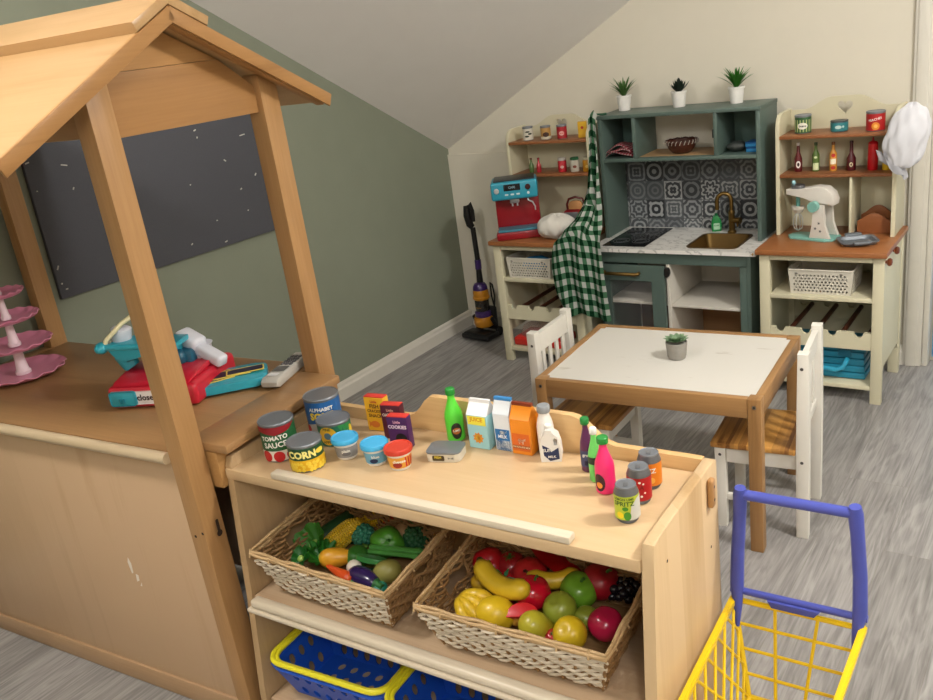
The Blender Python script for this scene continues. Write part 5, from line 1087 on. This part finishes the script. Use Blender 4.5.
# ------------------------------------------------------------ the two cream dressers
DC=plain('#d3cdb0',.45,var=.04,scale=8,name='dresser_cream'); DW=wood('#a3683c','#784723','X',6,.35,name='dresser_top_wood',spec=.5); DWS=wood('#96603a','#704224','X',6,.4,name='dresser_shelf_wood')
DARKW=plain('#4a2618',.45,name='dark_dowel',var=.2)
def heart(cx,cz,s,n=28):
    out=[]
    for i in range(n):
        a=2*PI*i/n; out.append((cx+s*16*math.sin(a)**3/16,cz+s*(13*math.cos(a)-5*math.cos(2*a)-2*math.cos(3*a)-math.cos(4*a))/16))
    return out[::-1]
def dresser(label,x,y,div=True,knobs=True,S1=.915,S2=.778):
    """local: x 0..w, y 0 front .. dp back"""
    t=thing('play_dresser',label,'play dresser',(x,y,0),0,'cream play dressers either side of the kitchen'); w=.425; dp=.365; lw=.036
    for lx in (.006,w-.006-lw):
        obj('leg',B(lx,lx+lw,.008,.034,0,.5345,.002),DC,t); obj('leg',B(lx,lx+lw,dp-.05,dp-.02,0,.5345,.002),DC,t)
    for lx in (.009,w-.009-.012): obj('side_panel',prism(BM(),[(.0345,.10),(.06,.13),(dp-.075,.13),(dp-.0505,.10),(dp-.0505,.534),(.0345,.534)],YZ,lx,lx+.012,.001),DC,t)
    x0,x1=.0425,w-.0425
    obj('counter_rail',B(x0,x1,.011,.026,.513,.5345,.001),DC,t)
    obj('worktop',B(-.004,w+.004,-.012,dp-.003,.535,.555,.004),DW,t)
    for z,d in ((.372,0),(.050,0)): obj('shelf',B(x0,x1,.010,dp-.03,z,z+.016,.002),DC,t)
    obj('back_panel',B(.0215,w-.0215,dp-.0195,dp-.012,.04,.534),DC,t)
    # scalloped bottle rack, front and back bars with dark rods
    def rack(yy):
        pts=[(x0,.200),(x1,.200),(x1,.262)]
        for c in [x1-.041-k*.0885 for k in range(4)]:
            pts+=[(c+.017,.262)]+[(c+.015*math.cos(a),.259-.016*math.sin(a)) for a in [PI*j/8 for j in range(0,9)]]+[(c-.017,.262)]
        pts+=[(x0,.262)]; return prism(BM(),pts,XZ,yy,yy+.014)
    obj('rack_bar',rack(.012),DC,t,smooth=False); obj('rack_bar',rack(dp-.045),DC,t,smooth=False)
    for k in range(4): cx=x1-.041-k*.0885; obj('rack_rod',cyl(BM(),(cx+.032,.0265,.252),(cx+.032,dp-.0455,.252),.009,10),DARKW,t)
    # upper part
    uy=.195; 
    for s,lx in ((0,.012),(1,w-.012-.014)):
        obj('upper_side',prism(BM(),[(uy,.5555),(dp-.012,.5555),(dp-.012,.99)]+[(uy+.045-.045*math.sin(a),.945+.045*math.cos(a)) for a in [PI/2*j/6 for j in range(0,7)]],YZ,lx,lx+.014,.0015),DC,t)
    cx=w/2; arch=[(.0265,.5555),(w-.0265,.5555),(w-.0265,.985)]
    for j in range(25):
        u=1-j/24; xx=.0265+(w-.053)*u; s=max(0,min(1,(min(u,1-u)-.12)/.26)); arch.append((xx,.985+.040*(s*s*(3-2*s))))
    arch.append((.0265,.985))
    bm=BM(); panel(bm,arch,[heart(cx,.988,.026)],.010,Matrix.Translation((0,dp-.018,0))@MXZ); obj('arched_back',bm,DC,t,smooth=False)
    for z in (S1,S2): obj('upper_shelf',B(.0265,w-.0265,uy-.004,dp-.0235,z-.012,z,.002),DWS,t)
    if div: obj('divider',B(.263,.271,uy+.003,dp-.0235,.5555,S2-.0125,.001),DC,t)
    if knobs:
        for (yy,zz) in ((.02,.517),(.155,.520)): 
            obj('knob',lathe(BM(),[(.005,0),(.006,.004),(.0125,.008),(.014,.014),(.010,.020),(.001,.022)],18,M=TR(w-.006 if yy<.1 else w-.0085,yy,zz,0,90,0)),wood('#7a3c1c','#4f220e','X',20,.35,name='knob_wood'),t)
    return t
RDX,RDY=-.978,3.045; LDX,LDY=-2.126,3.055
dresser('cream play dresser with sauce bottles and a toy mixer, right of the green kitchen',RDX,RDY)
dresser('cream play dresser with a red coffee machine, in the corner left of the green kitchen',LDX,LDY,div=False,knobs=False,S1=.938,S2=.80)
# right dresser things: three tins, six bottles
z1,z2,zc_=.9155,.7785,.5555
uy0=RDY+.195
def can2(name,label,x,y,z,r,h,col,off=0): return can(name,label,x,y,r,h,col,off,z=z,group='toy tins on the dressers')
t,lb,m=can2('beans_tin','green striped toy beans tin on the top shelf of the right dresser',-.886,3.30,z1,.028,.062,'#2f5a33')
decal(lb,'stripe',[rect(k*.0105-.075,k*.0105-.0705,.006,.048) for k in range(15)],m,plain('#a9b67a',.45),.0004); decal(lb,'oval_panel',[circ(-.002,.027,.017,20,.0115)],m,plain('#e8e6d8',.5),.0009); text(lb,'beans',.011,m,INKK,v=.027,o=.0013,u=-.002)
t=thing('tuna_tin','low teal toy fish tin in the middle of the top shelf of the right dresser','toy tin',(-.764,3.30,z1),14,'toy tins on the dressers'); r=.029
obj('tin_body',lathe(BM(),[(r-.002,0),(r-.001,.002),(r-.001,.034),(r-.002,.036)],32),plain('#4b6166',.4,.3),t); lb=obj('label',lathe(BM(),[(r,.004),(r,.031)],36,cap=False),plain('#2f7f86',.42),t); decal(lb,'fish_picture',[circ(-.004,.017,.011,16,.006),circ(.012,.018,.004)],mcyl(r),plain('#b9d3cf',.45),.0005); obj('lid',lathe(BM(),[(r-.001,.034),(r+.0005,.035),(r,.0375),(.001,.037)],32,cap=False),plain('#3c3f42',.4,.4),t)
t,lb,m=can2('peach_tin','red toy peaches tin at the right of the top shelf of the right dresser',-.643,3.28,z1,.030,.064,'#b01f22')
text(lb,'PEACHES',.0105,m,INKW,v=.040,o=.0008,rot=12,u=-.002); decal(lb,'peach_picture',[circ(0,.018,.013,18)],m,plain('#e08a2c',.4),.0006); decal(lb,'peach_centre',[circ(0,.018,.006,14)],m,plain('#f0b95a',.4),.0009)
def b2(label,x,prof,col,capc,capp,lab=None,name='sauce_bottle',y=3.30,z=z2):
    t,b=bottle(name,label,x,y,prof,col,capc,capp,z=z,group='toy sauce bottles on the right dresser')
    if lab: lab(t,mcyl(max(p[0] for p in prof)))
    return t
H=.1
def oval(c,c2=None,h=.026,rx=.008,ry=.013): 
    def f(t,m):
        lb=decal(t,'label',[circ(0,h,rx,18,ry)],m,plain(c,.5),.0005)
        if c2: decal(lb,'label_mark',[circ(0,h,rx*.5,12,ry*.55)],m,plain(c2,.5),.0008)
    return f
b2('dark red toy sauce bottle with a white cap, leftmost of the right dresser bottles',-.903,[(.0125,0),(.0135,.003),(.0135,.046),(.006,.068),(.005,.092)],'#5a0f16','#d8cfc8',[(.006,.0925),(.0062,.1),(.005,.103)],oval('#e8e2dc','#2a1010'))
b2('green toy bottle with a pale label, second on the middle shelf of the right dresser',-.842,[(.0115,0),(.0125,.003),(.0125,.058),(.0055,.074),(.005,.09)],'#56702f','#32461f',[(.0058,.0905),(.006,.099),(.005,.101)],lambda t,m:decal(t,'label',[rect(-.010,.010,.005,.03),circ(-.001,.05,.006,12,.004)],m,plain('#d5dcb0',.5),.0005))
b2('yellow and red toy mustard bottle, third on the middle shelf of the right dresser',-.783,[(.0115,0),(.0125,.003),(.0125,.06),(.0055,.075),(.005,.09)],'#d9983c','#7a4418',[(.0058,.0905),(.006,.099),(.005,.101)],lambda t,m:(decal(t,'label',[rect(-.010,.010,.024,.043)],m,plain('#efe6cf',.5),.0005),decal(t,'label_badge',[circ(0,.055,.007,14,.007),circ(0,.012,.008,14,.006)],m,plain('#b3261c',.5),.0006)))
b2('dark brown-red toy bottle between the mustard and ketchup bottles on the right dresser',-.723,[(.0145,0),(.0155,.003),(.0155,.042),(.0065,.06),(.0055,.094)],'#4c1016','#3c0c12',[(.0065,.0945),(.0065,.1),(.0055,.102)],oval('#d9cfa8','#4c1016',.022,.006,.008))
b2('plain bright red toy ketchup squeezer, fifth on the middle shelf of the right dresser',-.653,[(.0155,0),(.017,.003),(.0165,.07),(.016,.09)],'#c10f1a','#b00d18',[(.0165,.0902),(.013,.096),(.004,.1),(.0025,.112)],None,'ketchup_bottle')
b2('yellow toy mustard squeezer half hidden behind the hanging white hat',-.607,[(.0145,0),(.0155,.003),(.015,.07),(.0145,.085)],'#d8b324','#d0a91f',[(.015,.0852),(.012,.09),(.004,.095),(.0025,.105)],None,'mustard_bottle')
# toy stand mixer
MW=plain('#dad5cc',.4,name='mixer_white'); MT=plain('#7fb7ac',.4,name='mint')
mx_=thing('stand_mixer','white and mint wooden toy stand mixer on the right dresser worktop','toy mixer',(-.824,3.21,zc_),-12); mx_.scale=(1.2,1.08,1.28)
obj('base_plate',prism(BM(),[(-.075,-.015),(-.06,-.036),(.05,-.046),(.07,-.03),(.07,.03),(.05,.046),(-.06,.036),(-.075,.015)],XY,0,.007,.001),MT,mx_)
for s in (-1,1):
    yy=s*.030; pl=[(.0,.0075),(.062,.0075),(.055,.022),(.045,.045),(.043,.1),(.012,.1),(.010,.05),(.004,.025)]
    p=obj('side_cheek',prism(BM(),pl,XZ,yy-.006,yy+.006,.001),MW,mx_)
    if s<0:
        for cx,cz in ((.019,.035),(.034,.028),(.03,.05)): 
            decal(p,'star_mark',[[((.0048 if i%2==0 else .0022)*math.cos(PI*i/5)+cx,(.0048 if i%2==0 else .0022)*math.sin(PI*i/5)+cz) for i in range(10)]],lambda u,v,o,yy=yy:(u,yy-.006-o,v),plain('#59585a',.6),.0005)
pl=[(-.078,.122),(-.078,.138),(-.03,.14),(.01,.148),(.04,.146),(.06,.132),(.068,.112),(.066,.098),(.055,.098),(.05,.104),(.0,.104),(-.02,.118)]
obj('mixer_head',prism(BM(),pl,XZ,-.023,.023,.003),MW,mx_)
obj('pivot_knob',cyl(BM(),(.018,-.036,.098),(.018,-.056,.098),.0145,20),MT,mx_)
obj('top_dial',lathe(BM(),[(.019,.1385),(.019,.1425),(.02,.143),(.02,.148),(.016,.149)],24,c=(-.05,0,0)),STEEL,mx_); obj('dial_bead',ball(BM(),(-.062,-.004,.155),.006),plain('#9fd0d8',.3),mx_)
obj('drive_rod',cyl(BM(),(-.05,0,.088),(-.05,0,.1215),.006),plain('#5f9a90',.4),mx_)
obj('collar',lathe(BM(),[(.012,.07),(.016,.076),(.02,.08),(.02,.088),(.008,.0885)],22,c=(-.05,0,0)),plain('#c9c4b8',.4),mx_)
bm=BM()
for k in range(4):
    a=PI*k/4; tube(bm,[(-.05+r_2*math.cos(a),r_2*math.sin(a),z) for r_2,z in ((.004,.07),(.013,.055),(.0155,.04),(.012,.025),(.0,.018),(-.012,.025),(-.0155,.04),(-.013,.055),(-.004,.07))],.0011,5)
obj('whisk',bm,plain('#d5d8d8',.3,.6),mx_)
# tray
GT=plain('#6e757c',.4,.2,name='grey_tray')
ty=thing('baking_tray','grey two-handled toy baking tray at the front right of the dresser worktop','toy tray',(-.665,3.15,zc_),26)
bm=BM(); o1=rrect(-.062,.062,-.052,.052,.02,5); i1=rrect(-.052,.052,-.042,.042,.016,5); i0=rrect(-.046,.046,-.036,.036,.014,5); o0=rrect(-.05,.05,-.04,.04,.015,5)
rg=[[bm.verts.new((x,y,z)) for x,y in pl] for pl,z in ((o0,.0005),(o1,.012),(o1,.0155),(i1,.0145),(i0,.005))]; n=len(o1); bm.faces.new(rg[0][::-1]); bm.faces.new(rg[-1])
for a,b_ in zip(rg[:-1],rg[1:]):
    for i in range(n): bm.faces.new((a[i],a[(i+1)%n],b_[(i+1)%n],b_[i]))
obj('pan',bm,GT,ty,norm=True)
for s in (-1,1): obj('handle',B(-.028,.028,s*.060-.012,s*.060+.012,.011,.022,.005),GT,ty)
# arched serving boards behind
BRW=wood('#8f5834','#6a3c20','X',6,.4,name='board_wood')
for k,(y0,lab,dx,hh) in enumerate(((3.29,'front arched brown wooden board in the divided bay of the right dresser',0,.072),(3.335,'rear arched brown wooden board, taller, in the divided bay of the right dresser',.004,.092))):
    pts=[(-.056,0),(.056,0),(.056,hh*.62)]+[(.056-.112*j/16,hh*.62+hh*.38*math.sin(PI*j/16)**1.5) for j in range(1,16)]+[(-.056,hh*.62)]
    t=tag(place(obj('wooden_board',prism(BM(),pts,XZ,-.004,.004,.001),BRW),(-.641+dx,y0,zc_)),lab,'board','arched boards in the dresser')
# chef hat hanging on the right dresser corner
HAT=plain('#d9dae0',.85,var=.04,bump=.3,scale=25,name='white_cotton')
ht=thing('chef_hat','crumpled white cloth chef hat hanging from the top right corner of the right dresser','hat',(-.546,3.165,.897),0)
def hatf(a,ph):
    # bag-like: full on the right, pulled in towards the lower tip, with creases running down
    t=ph/PI
    return (1+.13*math.cos(a-.2)*math.sin(ph)-.10*max(0,t-.55)*2+.035*math.sin(7*a+5*ph)*math.sin(ph)+.035*math.sin(9*a-6*ph+1)*math.sin(ph)
        +.10*abs(math.sin(3*a+2.5*ph+.8*math.sin(2*ph)))*math.sin(ph)+.04*math.cos(2*a+6*ph))
obj('crown',ball(BM(),(.012,0,.01),(.060,.034,.108),72,48,M=Matrix.Rotation(R(12),4,'Y'),fn=hatf),HAT,ht,ang=80)
def bandf(u,v):
    a=2*PI*u; return (-.026+.040*math.cos(a)+.006*math.sin(5*a)+.010*v,.020*math.sin(a)+.003*math.sin(7*a),-.062+.032*math.cos(a)*-1.0-.030*v+.004*math.sin(6*a))
obj('band',grid(BM(),48,5,bandf,thick=.003),HAT,ht,ang=80)
# woven white baskets
def white_basket(label,x,y,z,w=.215,d=.16,h=.088):
    t=thing('storage_basket',label,'storage basket',(x,y,z),0,'white lattice baskets in the dressers'); k=.93; c=plain('#cfcabc',.5,name='basket_white')
    def side(M,b0,b1):
        holes=[]; nx=int((b0-.012)/.0125)
        for r_i in range(6):
            for q in range(nx-(r_i%2)):
                cx=(q-(nx-1-(r_i%2))/2)*.0125; cz=.012+r_i*.0112; holes.append([(cx-.0050,cz),(cx,cz-.0046),(cx+.0050,cz),(cx,cz+.0046)])
        bm=BM(); panel(bm,[(-b0/2,0),(b0/2,0),(b1/2,h),(-b1/2,h)],holes,.0025,M); return bm
    lw_=math.atan2(w*(1-k)/2,h); ld=math.atan2(d*(1-k)/2,h)
    obj('front_wall',side(Matrix.Translation((0,-d*k/2,0))@Matrix.Rotation(ld,4,'X')@MXZ,w*k,w),c,t,smooth=False)
    obj('back_wall',side(Matrix.Translation((0,d*k/2,0))@Matrix.Rotation(-ld,4,'X')@MXZ,w*k,w),c,t,smooth=False)
    obj('end_wall',side(Matrix.Translation((-w*k/2,0,0))@Matrix.Rotation(-lw_,4,'Y')@MYZ,d*k,d),c,t,smooth=False)
    obj('end_wall',side(Matrix.Translation((w*k/2,0,0))@Matrix.Rotation(lw_,4,'Y')@MYZ,d*k,d),c,t,smooth=False)
    obj('base',B(-w*k/2,w*k/2,-d*k/2,d*k/2,.0002,.003),c,t)
    obj('rim',tube(BM(),[(a,b,h) for a,b in rrect(-w/2-.001,w/2+.001,-d/2-.001,d/2+.001,.012,4)],.0035,8,closed=True),c,t)
    for sx in (-.08,.07): decal(t,'slot',[circ(0,0,.006,10,.002)],lambda u,v,o,sx=sx:(sx+u,-d/2-.0015-o,h-.012+v),BLACK,.0006)
    return t
white_basket('white lattice basket in the top bay of the right dresser',-.768,3.150,.3885)
white_basket('white lattice basket with blue contents in the top bay of the left dresser',-1.955,3.150,.3885)
tag(place(obj('folded_felt',lump(BM(),(0,0,.035),(.07,.05,.03),9,.1),plain('#2a7fb0',.8,var=.2),None),(-1.955,3.15,.4)),'bright blue soft bundle inside the left white basket','cloth bundle')
# teal crate in the right dresser
TL_=plain('#1b7f9c',.4,name='teal_plastic',coat=.1)
cr=thing('tool_box','teal ribbed plastic carry case on the bottom shelf of the right dresser','carry case',(-.765,3.17,.0665),0)
bm=BM(); 
for k in range(4): box(bm,-.145+.002*k,.145-.002*k,-.07,.07,.003+k*.026,.026+k*.026,.004)
obj('case_body',bm,TL_,cr); obj('lid',B(-.148,.148,-.074,.074,.1075,.128,.005),TL_,cr)
obj('handle',tube(BM(),[(-.02,-.074,.07),(-.02,-.092,.062),(-.012,-.1,.05),(.055,-.1,.045),(.075,-.098,.055),(.085,-.09,.075),(.085,-.074,.08)],.0085,10),plain('#2b9ec0',.4),cr)
obj('latch',B(.055,.1,-.0805,-.0745,.09,.118,.003),plain('#15657e',.4),cr)
zl1,zl2=.9385,.8005
# left dresser things
t,lb,m=can2('vegetable_tin','white toy tin with dark leaves, leftmost on the top shelf of the left dresser',-2.022,3.29,zl1,.022,.056,'#cfcabb'); decal(lb,'leaf_picture',[circ(-.006,.018,.010,12,.004),circ(.008,.028,.009,12,.004),circ(-.002,.037,.010,12,.0035)],m,plain('#23301f',.5),.0006)
t,lb,m=can2('stew_tin','tan and brown toy tin, second on the top shelf of the left dresser',-1.935,3.29,zl1,.0215,.055,'#b58a4a'); decal(lb,'brown_panel',[circ(0,.022,.014,16,.010)],m,plain('#3c1c12',.5),.0006); ring_band(lb,.0215,.004,.014,'#cfc9b4')
t,lb,m=can2('bean_tin','red toy tin, third on the top shelf of the left dresser',-1.857,3.29,zl1,.0215,.056,'#a31a26'); decal(lb,'badge',[circ(-.002,.024,.011,16,.009)],m,plain('#d9a9a0',.5),.0006); text(lb,'beans',.007,m,RED,v=.025,o=.001)
packet('pasta_packet','yellow toy packet behind the checked apron on the top shelf of the left dresser',-1.765,3.30,.036,.018,.062,'#d9a91c','#cf9f18',20,[],[('red_dot',[circ(0,.04,.006)],'#b3341c')],z=zl1)
def b3(label,x,h,r,col,capc): 
    t,b=bottle('sauce_bottle',label,x,3.29,[(r*.9,0),(r,.003),(r,h*.5),(r*.45,h*.68),(r*.4,h*.88)],col,capc,[(r*.5,h*.885),(r*.5,h*.98),(r*.4,h)],z=zl2,group='small jars and bottles on the left dresser'); return t
b3('small green toy bottle behind the coffee machine',-2.022,.062,.0105,'#4e6a35','#5a2a1c'); b3('small red toy bottle behind the coffee machine',-1.985,.062,.0105,'#a3202a','#7a1a20')
for lab,x,col,cc,band in (('red toy jar with a pale cap on the middle shelf of the left dresser',-1.87,'#b0202c','#b9b4ac','#c8a8a0'),('white toy jar with a green cap on the middle shelf of the left dresser',-1.81,'#cfcabb','#2c6a44','#8a4a3a'),('mustard yellow toy jar behind the checked apron',-1.752,'#c78a1c','#c9c2a8','#e0c060')):
    t=thing('toy_jar',lab,'toy jar',(x,3.29,zl2),face(x,3.29),'small jars and bottles on the left dresser'); obj('jar_body',lathe(BM(),[(.017,0),(.0185,.003),(.0185,.042),(.017,.048)],26),plain(col,.4),t); obj('cap',lathe(BM(),[(.0175,.0485),(.018,.05),(.018,.057),(.016,.059)],24),plain(cc,.4),t); decal(t,'label',[circ(-.001,.022,.008,14,.006)],mcyl(.0185),plain(band,.5),.0005)
# coffee machine
CR_=plain('#8e0f1c',.35,name='machine_red',coat=.2); CB=plain('#2a93ab',.35,name='machine_blue',coat=.1)
cm=thing('coffee_machine','red and turquoise toy coffee machine on the left dresser worktop','toy coffee machine',(-2.038,3.16,zc_),30); cm.scale=(.93,.9,1)
obj('rear_body',B(-.095,.105,.0,.085,.0,.225,.006),CR_,cm); obj('base_tray',B(-.1,.1,-.095,-.001,.0,.035,.008),CR_,cm); obj('tray_top',prism(BM(),[(-.09,-.09)]+[(-.09+.18*j/10,-.0905-.004*math.sin(PI*j/10)) for j in range(11)]+[(.09,-.005),(-.09,-.005)],XY,.0355,.044,.002),plain('#3f7f93',.4),cm)
hd=obj('control_head',B(-.104,.106,-.085,.08,.170,.246,.010,seg=3),CB,cm); obj('top_plate',B(-.09,.095,-.07,.07,.2463,.251,.004),plain('#2f3336',.4),cm)
m=mfront(-.085)
sc_=decal(hd,'display',[rrect(-.045,.03,.208,.235,.003)],m,plain('#131b22',.25),.0006); text(sc_,'CAFE',.013,m,plain('#8fb4c0',.5),u=-.008,v=.2215,o=.0012,bold=.01)
obj('pressure_dial',lathe(BM(),[(.011,0),(.012,.003),(.009,.006),(.001,.0062)],20,M=TR(-.078,-.0852,.212,90,0,0)),plain('#c2c6c8',.3,.4),hd)
obj('steam_knob',lathe(BM(),[(.012,0),(.012,.006),(.009,.009),(.001,.009)],20,M=TR(.064,-.0852,.218,90,0,0)),plain('#3a1414',.35),hd)
for u in (-.034,-.008,.018,.064): decal(hd,'button',[rrect(u-.008,u+.008,.189,.196,.003)] if u<.05 else [circ(u,.193,.006)],m,plain('#cfd8da',.4),.0006)
bm=BM(); box(bm,-.024,.018,-.06,-.02,.150,.1695,.004); 
for u in (-.014,.008): tube(bm,[(u,-.045,.151),(u,-.05,.137)],.004,8)
obj('group_head',bm,plain('#9a9da0',.35,.6),cm); obj('steam_wand',tube(BM(),[(.058,-.06,.171),(.06,-.066,.158),(.078,-.07,.15),(.088,-.072,.13),(.088,-.074,.115)],.0035,8),plain('#aeb2b5',.3,.7),cm)
# crumpled chef hat + toy toaster on the left dresser
h2=thing('chef_hat','crumpled off-white cloth chef hat lying on the left dresser worktop','hat',(-1.822,3.125,zc_),20)
obj('crown',ball(BM(),(-.01,.01,.050),(.082,.064,.050),44,28,fn=lambda a,ph:1+.05*math.sin(6*a+2*ph)+.05*math.sin(11*a-3*ph)*math.sin(ph)+.04*math.cos(3*a)),plain('#cfcbc2',.9,var=.05,name='offwhite_cotton'),h2,ang=80)
bm=grid(BM(),36,5,lambda u,v:((.050+.008*math.sin(v*2))*math.cos(2*PI*u)*(1+.06*math.sin(14*PI*u)),(.034)*math.sin(2*PI*u)*(1+.05*math.cos(10*PI*u))-.03-.018*v,.024+.012*v+.012*math.sin(2*PI*u)-.01*math.cos(2*PI*u)),thick=.003); obj('band',bm,plain('#d6d2c9',.9,name='cotton_band'),h2,ang=80)
ta=thing('toaster','red and grey toy toaster with a slice of wooden bread behind the off-white hat','toy toaster',(-1.822,3.29,zc_),8)
obj('casing',B(-.055,.055,-.032,.032,.0,.085,.02,seg=4),CR_,ta); obj('front_plate',B(-.045,.018,-.0355,-.0325,.01,.078,.0012),plain('#74777b',.4,.2),ta)
obj('bread_slice',prism(BM(),rrect(-.032,.032,.06,.12,.020,6),XZ,-.006,.006,.002),plain('#c08a55',.6,var=.1),ta); bm=tube(BM(),[(-.038,0,.08),(-.040,0,.105),(-.03,0,.128),(0,0,.136),(.03,0,.128),(.042,0,.105),(.04,0,.08)],.005,8); obj('crust_handle',bm,plain('#5f1a14',.4),ta)
# red tub on the bottom shelf of the left dresser
rt_=thing('food_tub','clear-lidded red plastic tub on the bottom shelf of the left dresser','plastic tub',(-1.965,3.16,.0665),0)
obj('tub_body',B(-.12,.12,-.075,.075,0,.04,.012,seg=3),plain('#c8261f',.3,name='tub_red'),rt_)
o=obj('clear_lid',lathe(BM(),[(.115,.0),(.112,.01),(.1,.035),(.06,.055),(.001,.058)],36,M=Matrix.Translation((0,0,.041))@Matrix.Diagonal((1,.62,1,1)),cap=False),None,rt_); gm,nt,b=base('clear_plastic'); b.inputs['Base Color'].default_value=hx('#caa8a0'); b.inputs['Alpha'].default_value=.35; b.inputs['Roughness'].default_value=.12; tidy(o.data,gm)
# ------------------------------------------------------------ green gingham apron hanging from the kitchen corner
GG=check_mat('green_gingham','#dfe2dc','#5a8a68','#123f25',7.5,17)
ap=thing('apron','green and white gingham apron hanging from the top left corner of the kitchen','apron',(0,0,0),0)
rows=[(1.045,-1.666,-1.640,3.205,.004,4),(1.028,-1.672,-1.640,3.19,.006,4),(.95,-1.674,-1.642,3.19,.008,4),(.86,-1.680,-1.640,3.185,.010,4),(.75,-1.694,-1.638,3.175,.012,4),(.69,-1.712,-1.628,3.16,.014,4),(.635,-1.735,-1.610,3.11,.014,4),(.60,-1.765,-1.592,3.06,.012,4.5),(.565,-1.80,-1.582,3.04,.009,5),(.52,-1.812,-1.576,3.033,.008,5),(.45,-1.815,-1.570,3.028,.009,5),(.36,-1.80,-1.564,3.026,.009,5),(.28,-1.765,-1.560,3.028,.009,5),(.255,-1.745,-1.558,3.028,.009,5)]
def lerp_row(s):
    k=s*(len(rows)-1); i=min(int(k),len(rows)-2); f=k-i; return [a+(b-a)*f for a,b in zip(rows[i],rows[i+1])]
Hs=[0]
for a,b in zip(rows[:-1],rows[1:]): Hs.append(Hs[-1]+math.dist((a[0],a[3]),(b[0],b[3])))
def srow(v):
    L=v*Hs[-1]
    for i in range(len(rows)-1):
        if L<=Hs[i+1]+1e-9: f=(L-Hs[i])/max(1e-9,Hs[i+1]-Hs[i]); return (i+f)/(len(rows)-1)
    return 1
def clothf(u,v):
    z,x0,x1,y,amp,nf=lerp_row(srow(v)); w=x1-x0
    edge=-.03*max(0,(.25-u))*(1 if z<.6 else 0)
    return (x0+w*u, y-amp*(1+math.cos(2*PI*nf*u*.5+v*5))-.0, z+edge+.010*math.sin(u*5)*(1 if v<.9 else 1))
o=obj('cloth',grid(BM(),48,90,clothf,thick=.0022,uv=True),GG,ap,ang=80)
# u needs real fabric width: narrow rows are gathered, so the checks stay the same size
me=o.data; uvl=me.uv_layers.active.data
for l in me.loops:
    co_=me.vertices[l.vertex_index].co; u_v=uvl[l.index].uv
    z,x0,x1,*_=lerp_row(srow(min(1,max(0,u_v.y)))); full=.225; w=x1-x0
    uvl[l.index].uv=((x1-co_.x)/full*1.0*(1 if w>.15 else max(.6,1.0*.15/w if w>.09 else 1.1)),u_v.y)
obj('neck_loop',tube(BM(),[(-1.668,3.20,1.04),(-1.664,3.24,1.034),(-1.655,3.265,1.0302),(-1.64,3.275,1.0302),(-1.635,3.262,1.0302),(-1.642,3.245,1.0302),(-1.655,3.21,1.038)],.0032,8),plain('#24523a',.8,name='apron_tape'),ap)
# ------------------------------------------------------------ toy upright vacuum cleaner
VP=plain('#3d2266',.3,coat=.2,name='vacuum_purple'); VY=plain('#c9861b',.35,coat=.15,name='vacuum_amber'); VK=plain('#141416',.4,name='vacuum_black')
vc=thing('vacuum_cleaner','black, purple and amber toy upright vacuum cleaner in the room corner','toy vacuum cleaner',(-2.398,3.30,0),-6)
bm=BM(); box(bm,-.085,.085,-.075,.02,.008,.035,.01,None,3); box(bm,-.07,.07,-.07,-.02,.03,.042,.006); obj('floor_head',bm,VK,vc)
for s in (-1,1): obj('wheel',lathe(BM(),[(.01,-.006),(.022,-.006),(.024,0),(.022,.006),(.01,.006)],18,M=TR(s*.062,.045,.0245,0,90,0)),VK,vc)
obj('motor_ball',lathe(BM(),[(.03,.05),(.045,.058),(.05,.075),(.048,.095),(.044,.105)],24,c=(0,.015,0),lobes=14,lamp=.06),VY,vc)
bm=BM(); box(bm,-.055,.055,.03,.06,.03,.15,.012); tube(bm,[(-.056,.01,.1),(-.06,.03,.06)],.012,8); tube(bm,[(.056,.01,.1),(.06,.03,.06)],.012,8); obj('rear_housing',bm,VK,vc)
obj('motor_collar',lathe(BM(),[(.04,.106),(.042,.108),(.041,.128),(.034,.134)],24,c=(0,.015,0)),VP,vc)
o=obj('dust_bin',lathe(BM(),[(.033,.1345),(.035,.14),(.035,.185),(.033,.19)],24,c=(0,.015,0)),plain('#24211f',.15,coat=.6,name='smoked_bin'),vc); text(o,'cyclone',.012,mcyl(.035,0,0,.015),plain('#a07a40',.4),v=.155,o=.001)
obj('cyclone_drum',lathe(BM(),[(.036,.1905),(.041,.195),(.041,.205),(.038,.208),(.038,.232),(.034,.24)],24,c=(0,.015,0)),VY,vc)
obj('cyclone_top',lathe(BM(),[(.036,.2405),(.034,.255),(.026,.270),(.012,.275)],24,c=(0,.015,0),lobes=8,lamp=.08),VP,vc)
obj('lower_wand',tube(BM(),[(0,.02,.276),(.0,.022,.34)],[.016,.013],14),VK,vc); obj('wand_collar',cyl(BM(),(0,.022,.3405),(0,.0235,.385),.0155,14),VP,vc)
obj('upper_wand',tube(BM(),[(0,.0235,.3855),(-.004,.026,.45),(-.008,.028,.54)],.0125,12),VK,vc)
bm=BM(); tube(bm,[(-.008,.028,.541),(-.018,.022,.555),(-.024,.018,.6),(-.022,.02,.64),(-.008,.026,.655),(.0,.03,.62),(-.004,.03,.57)],[.014,.018,.019,.017,.011,.010,.012],12); obj('grip',bm,VK,vc)
obj('power_cord',tube(BM(),[(.045,.045,.12),(.055,.05,.2),(.052,.045,.26),(.045,.04,.27),(.04,.045,.2),(.05,.05,.12)],.004,8),VK,vc)
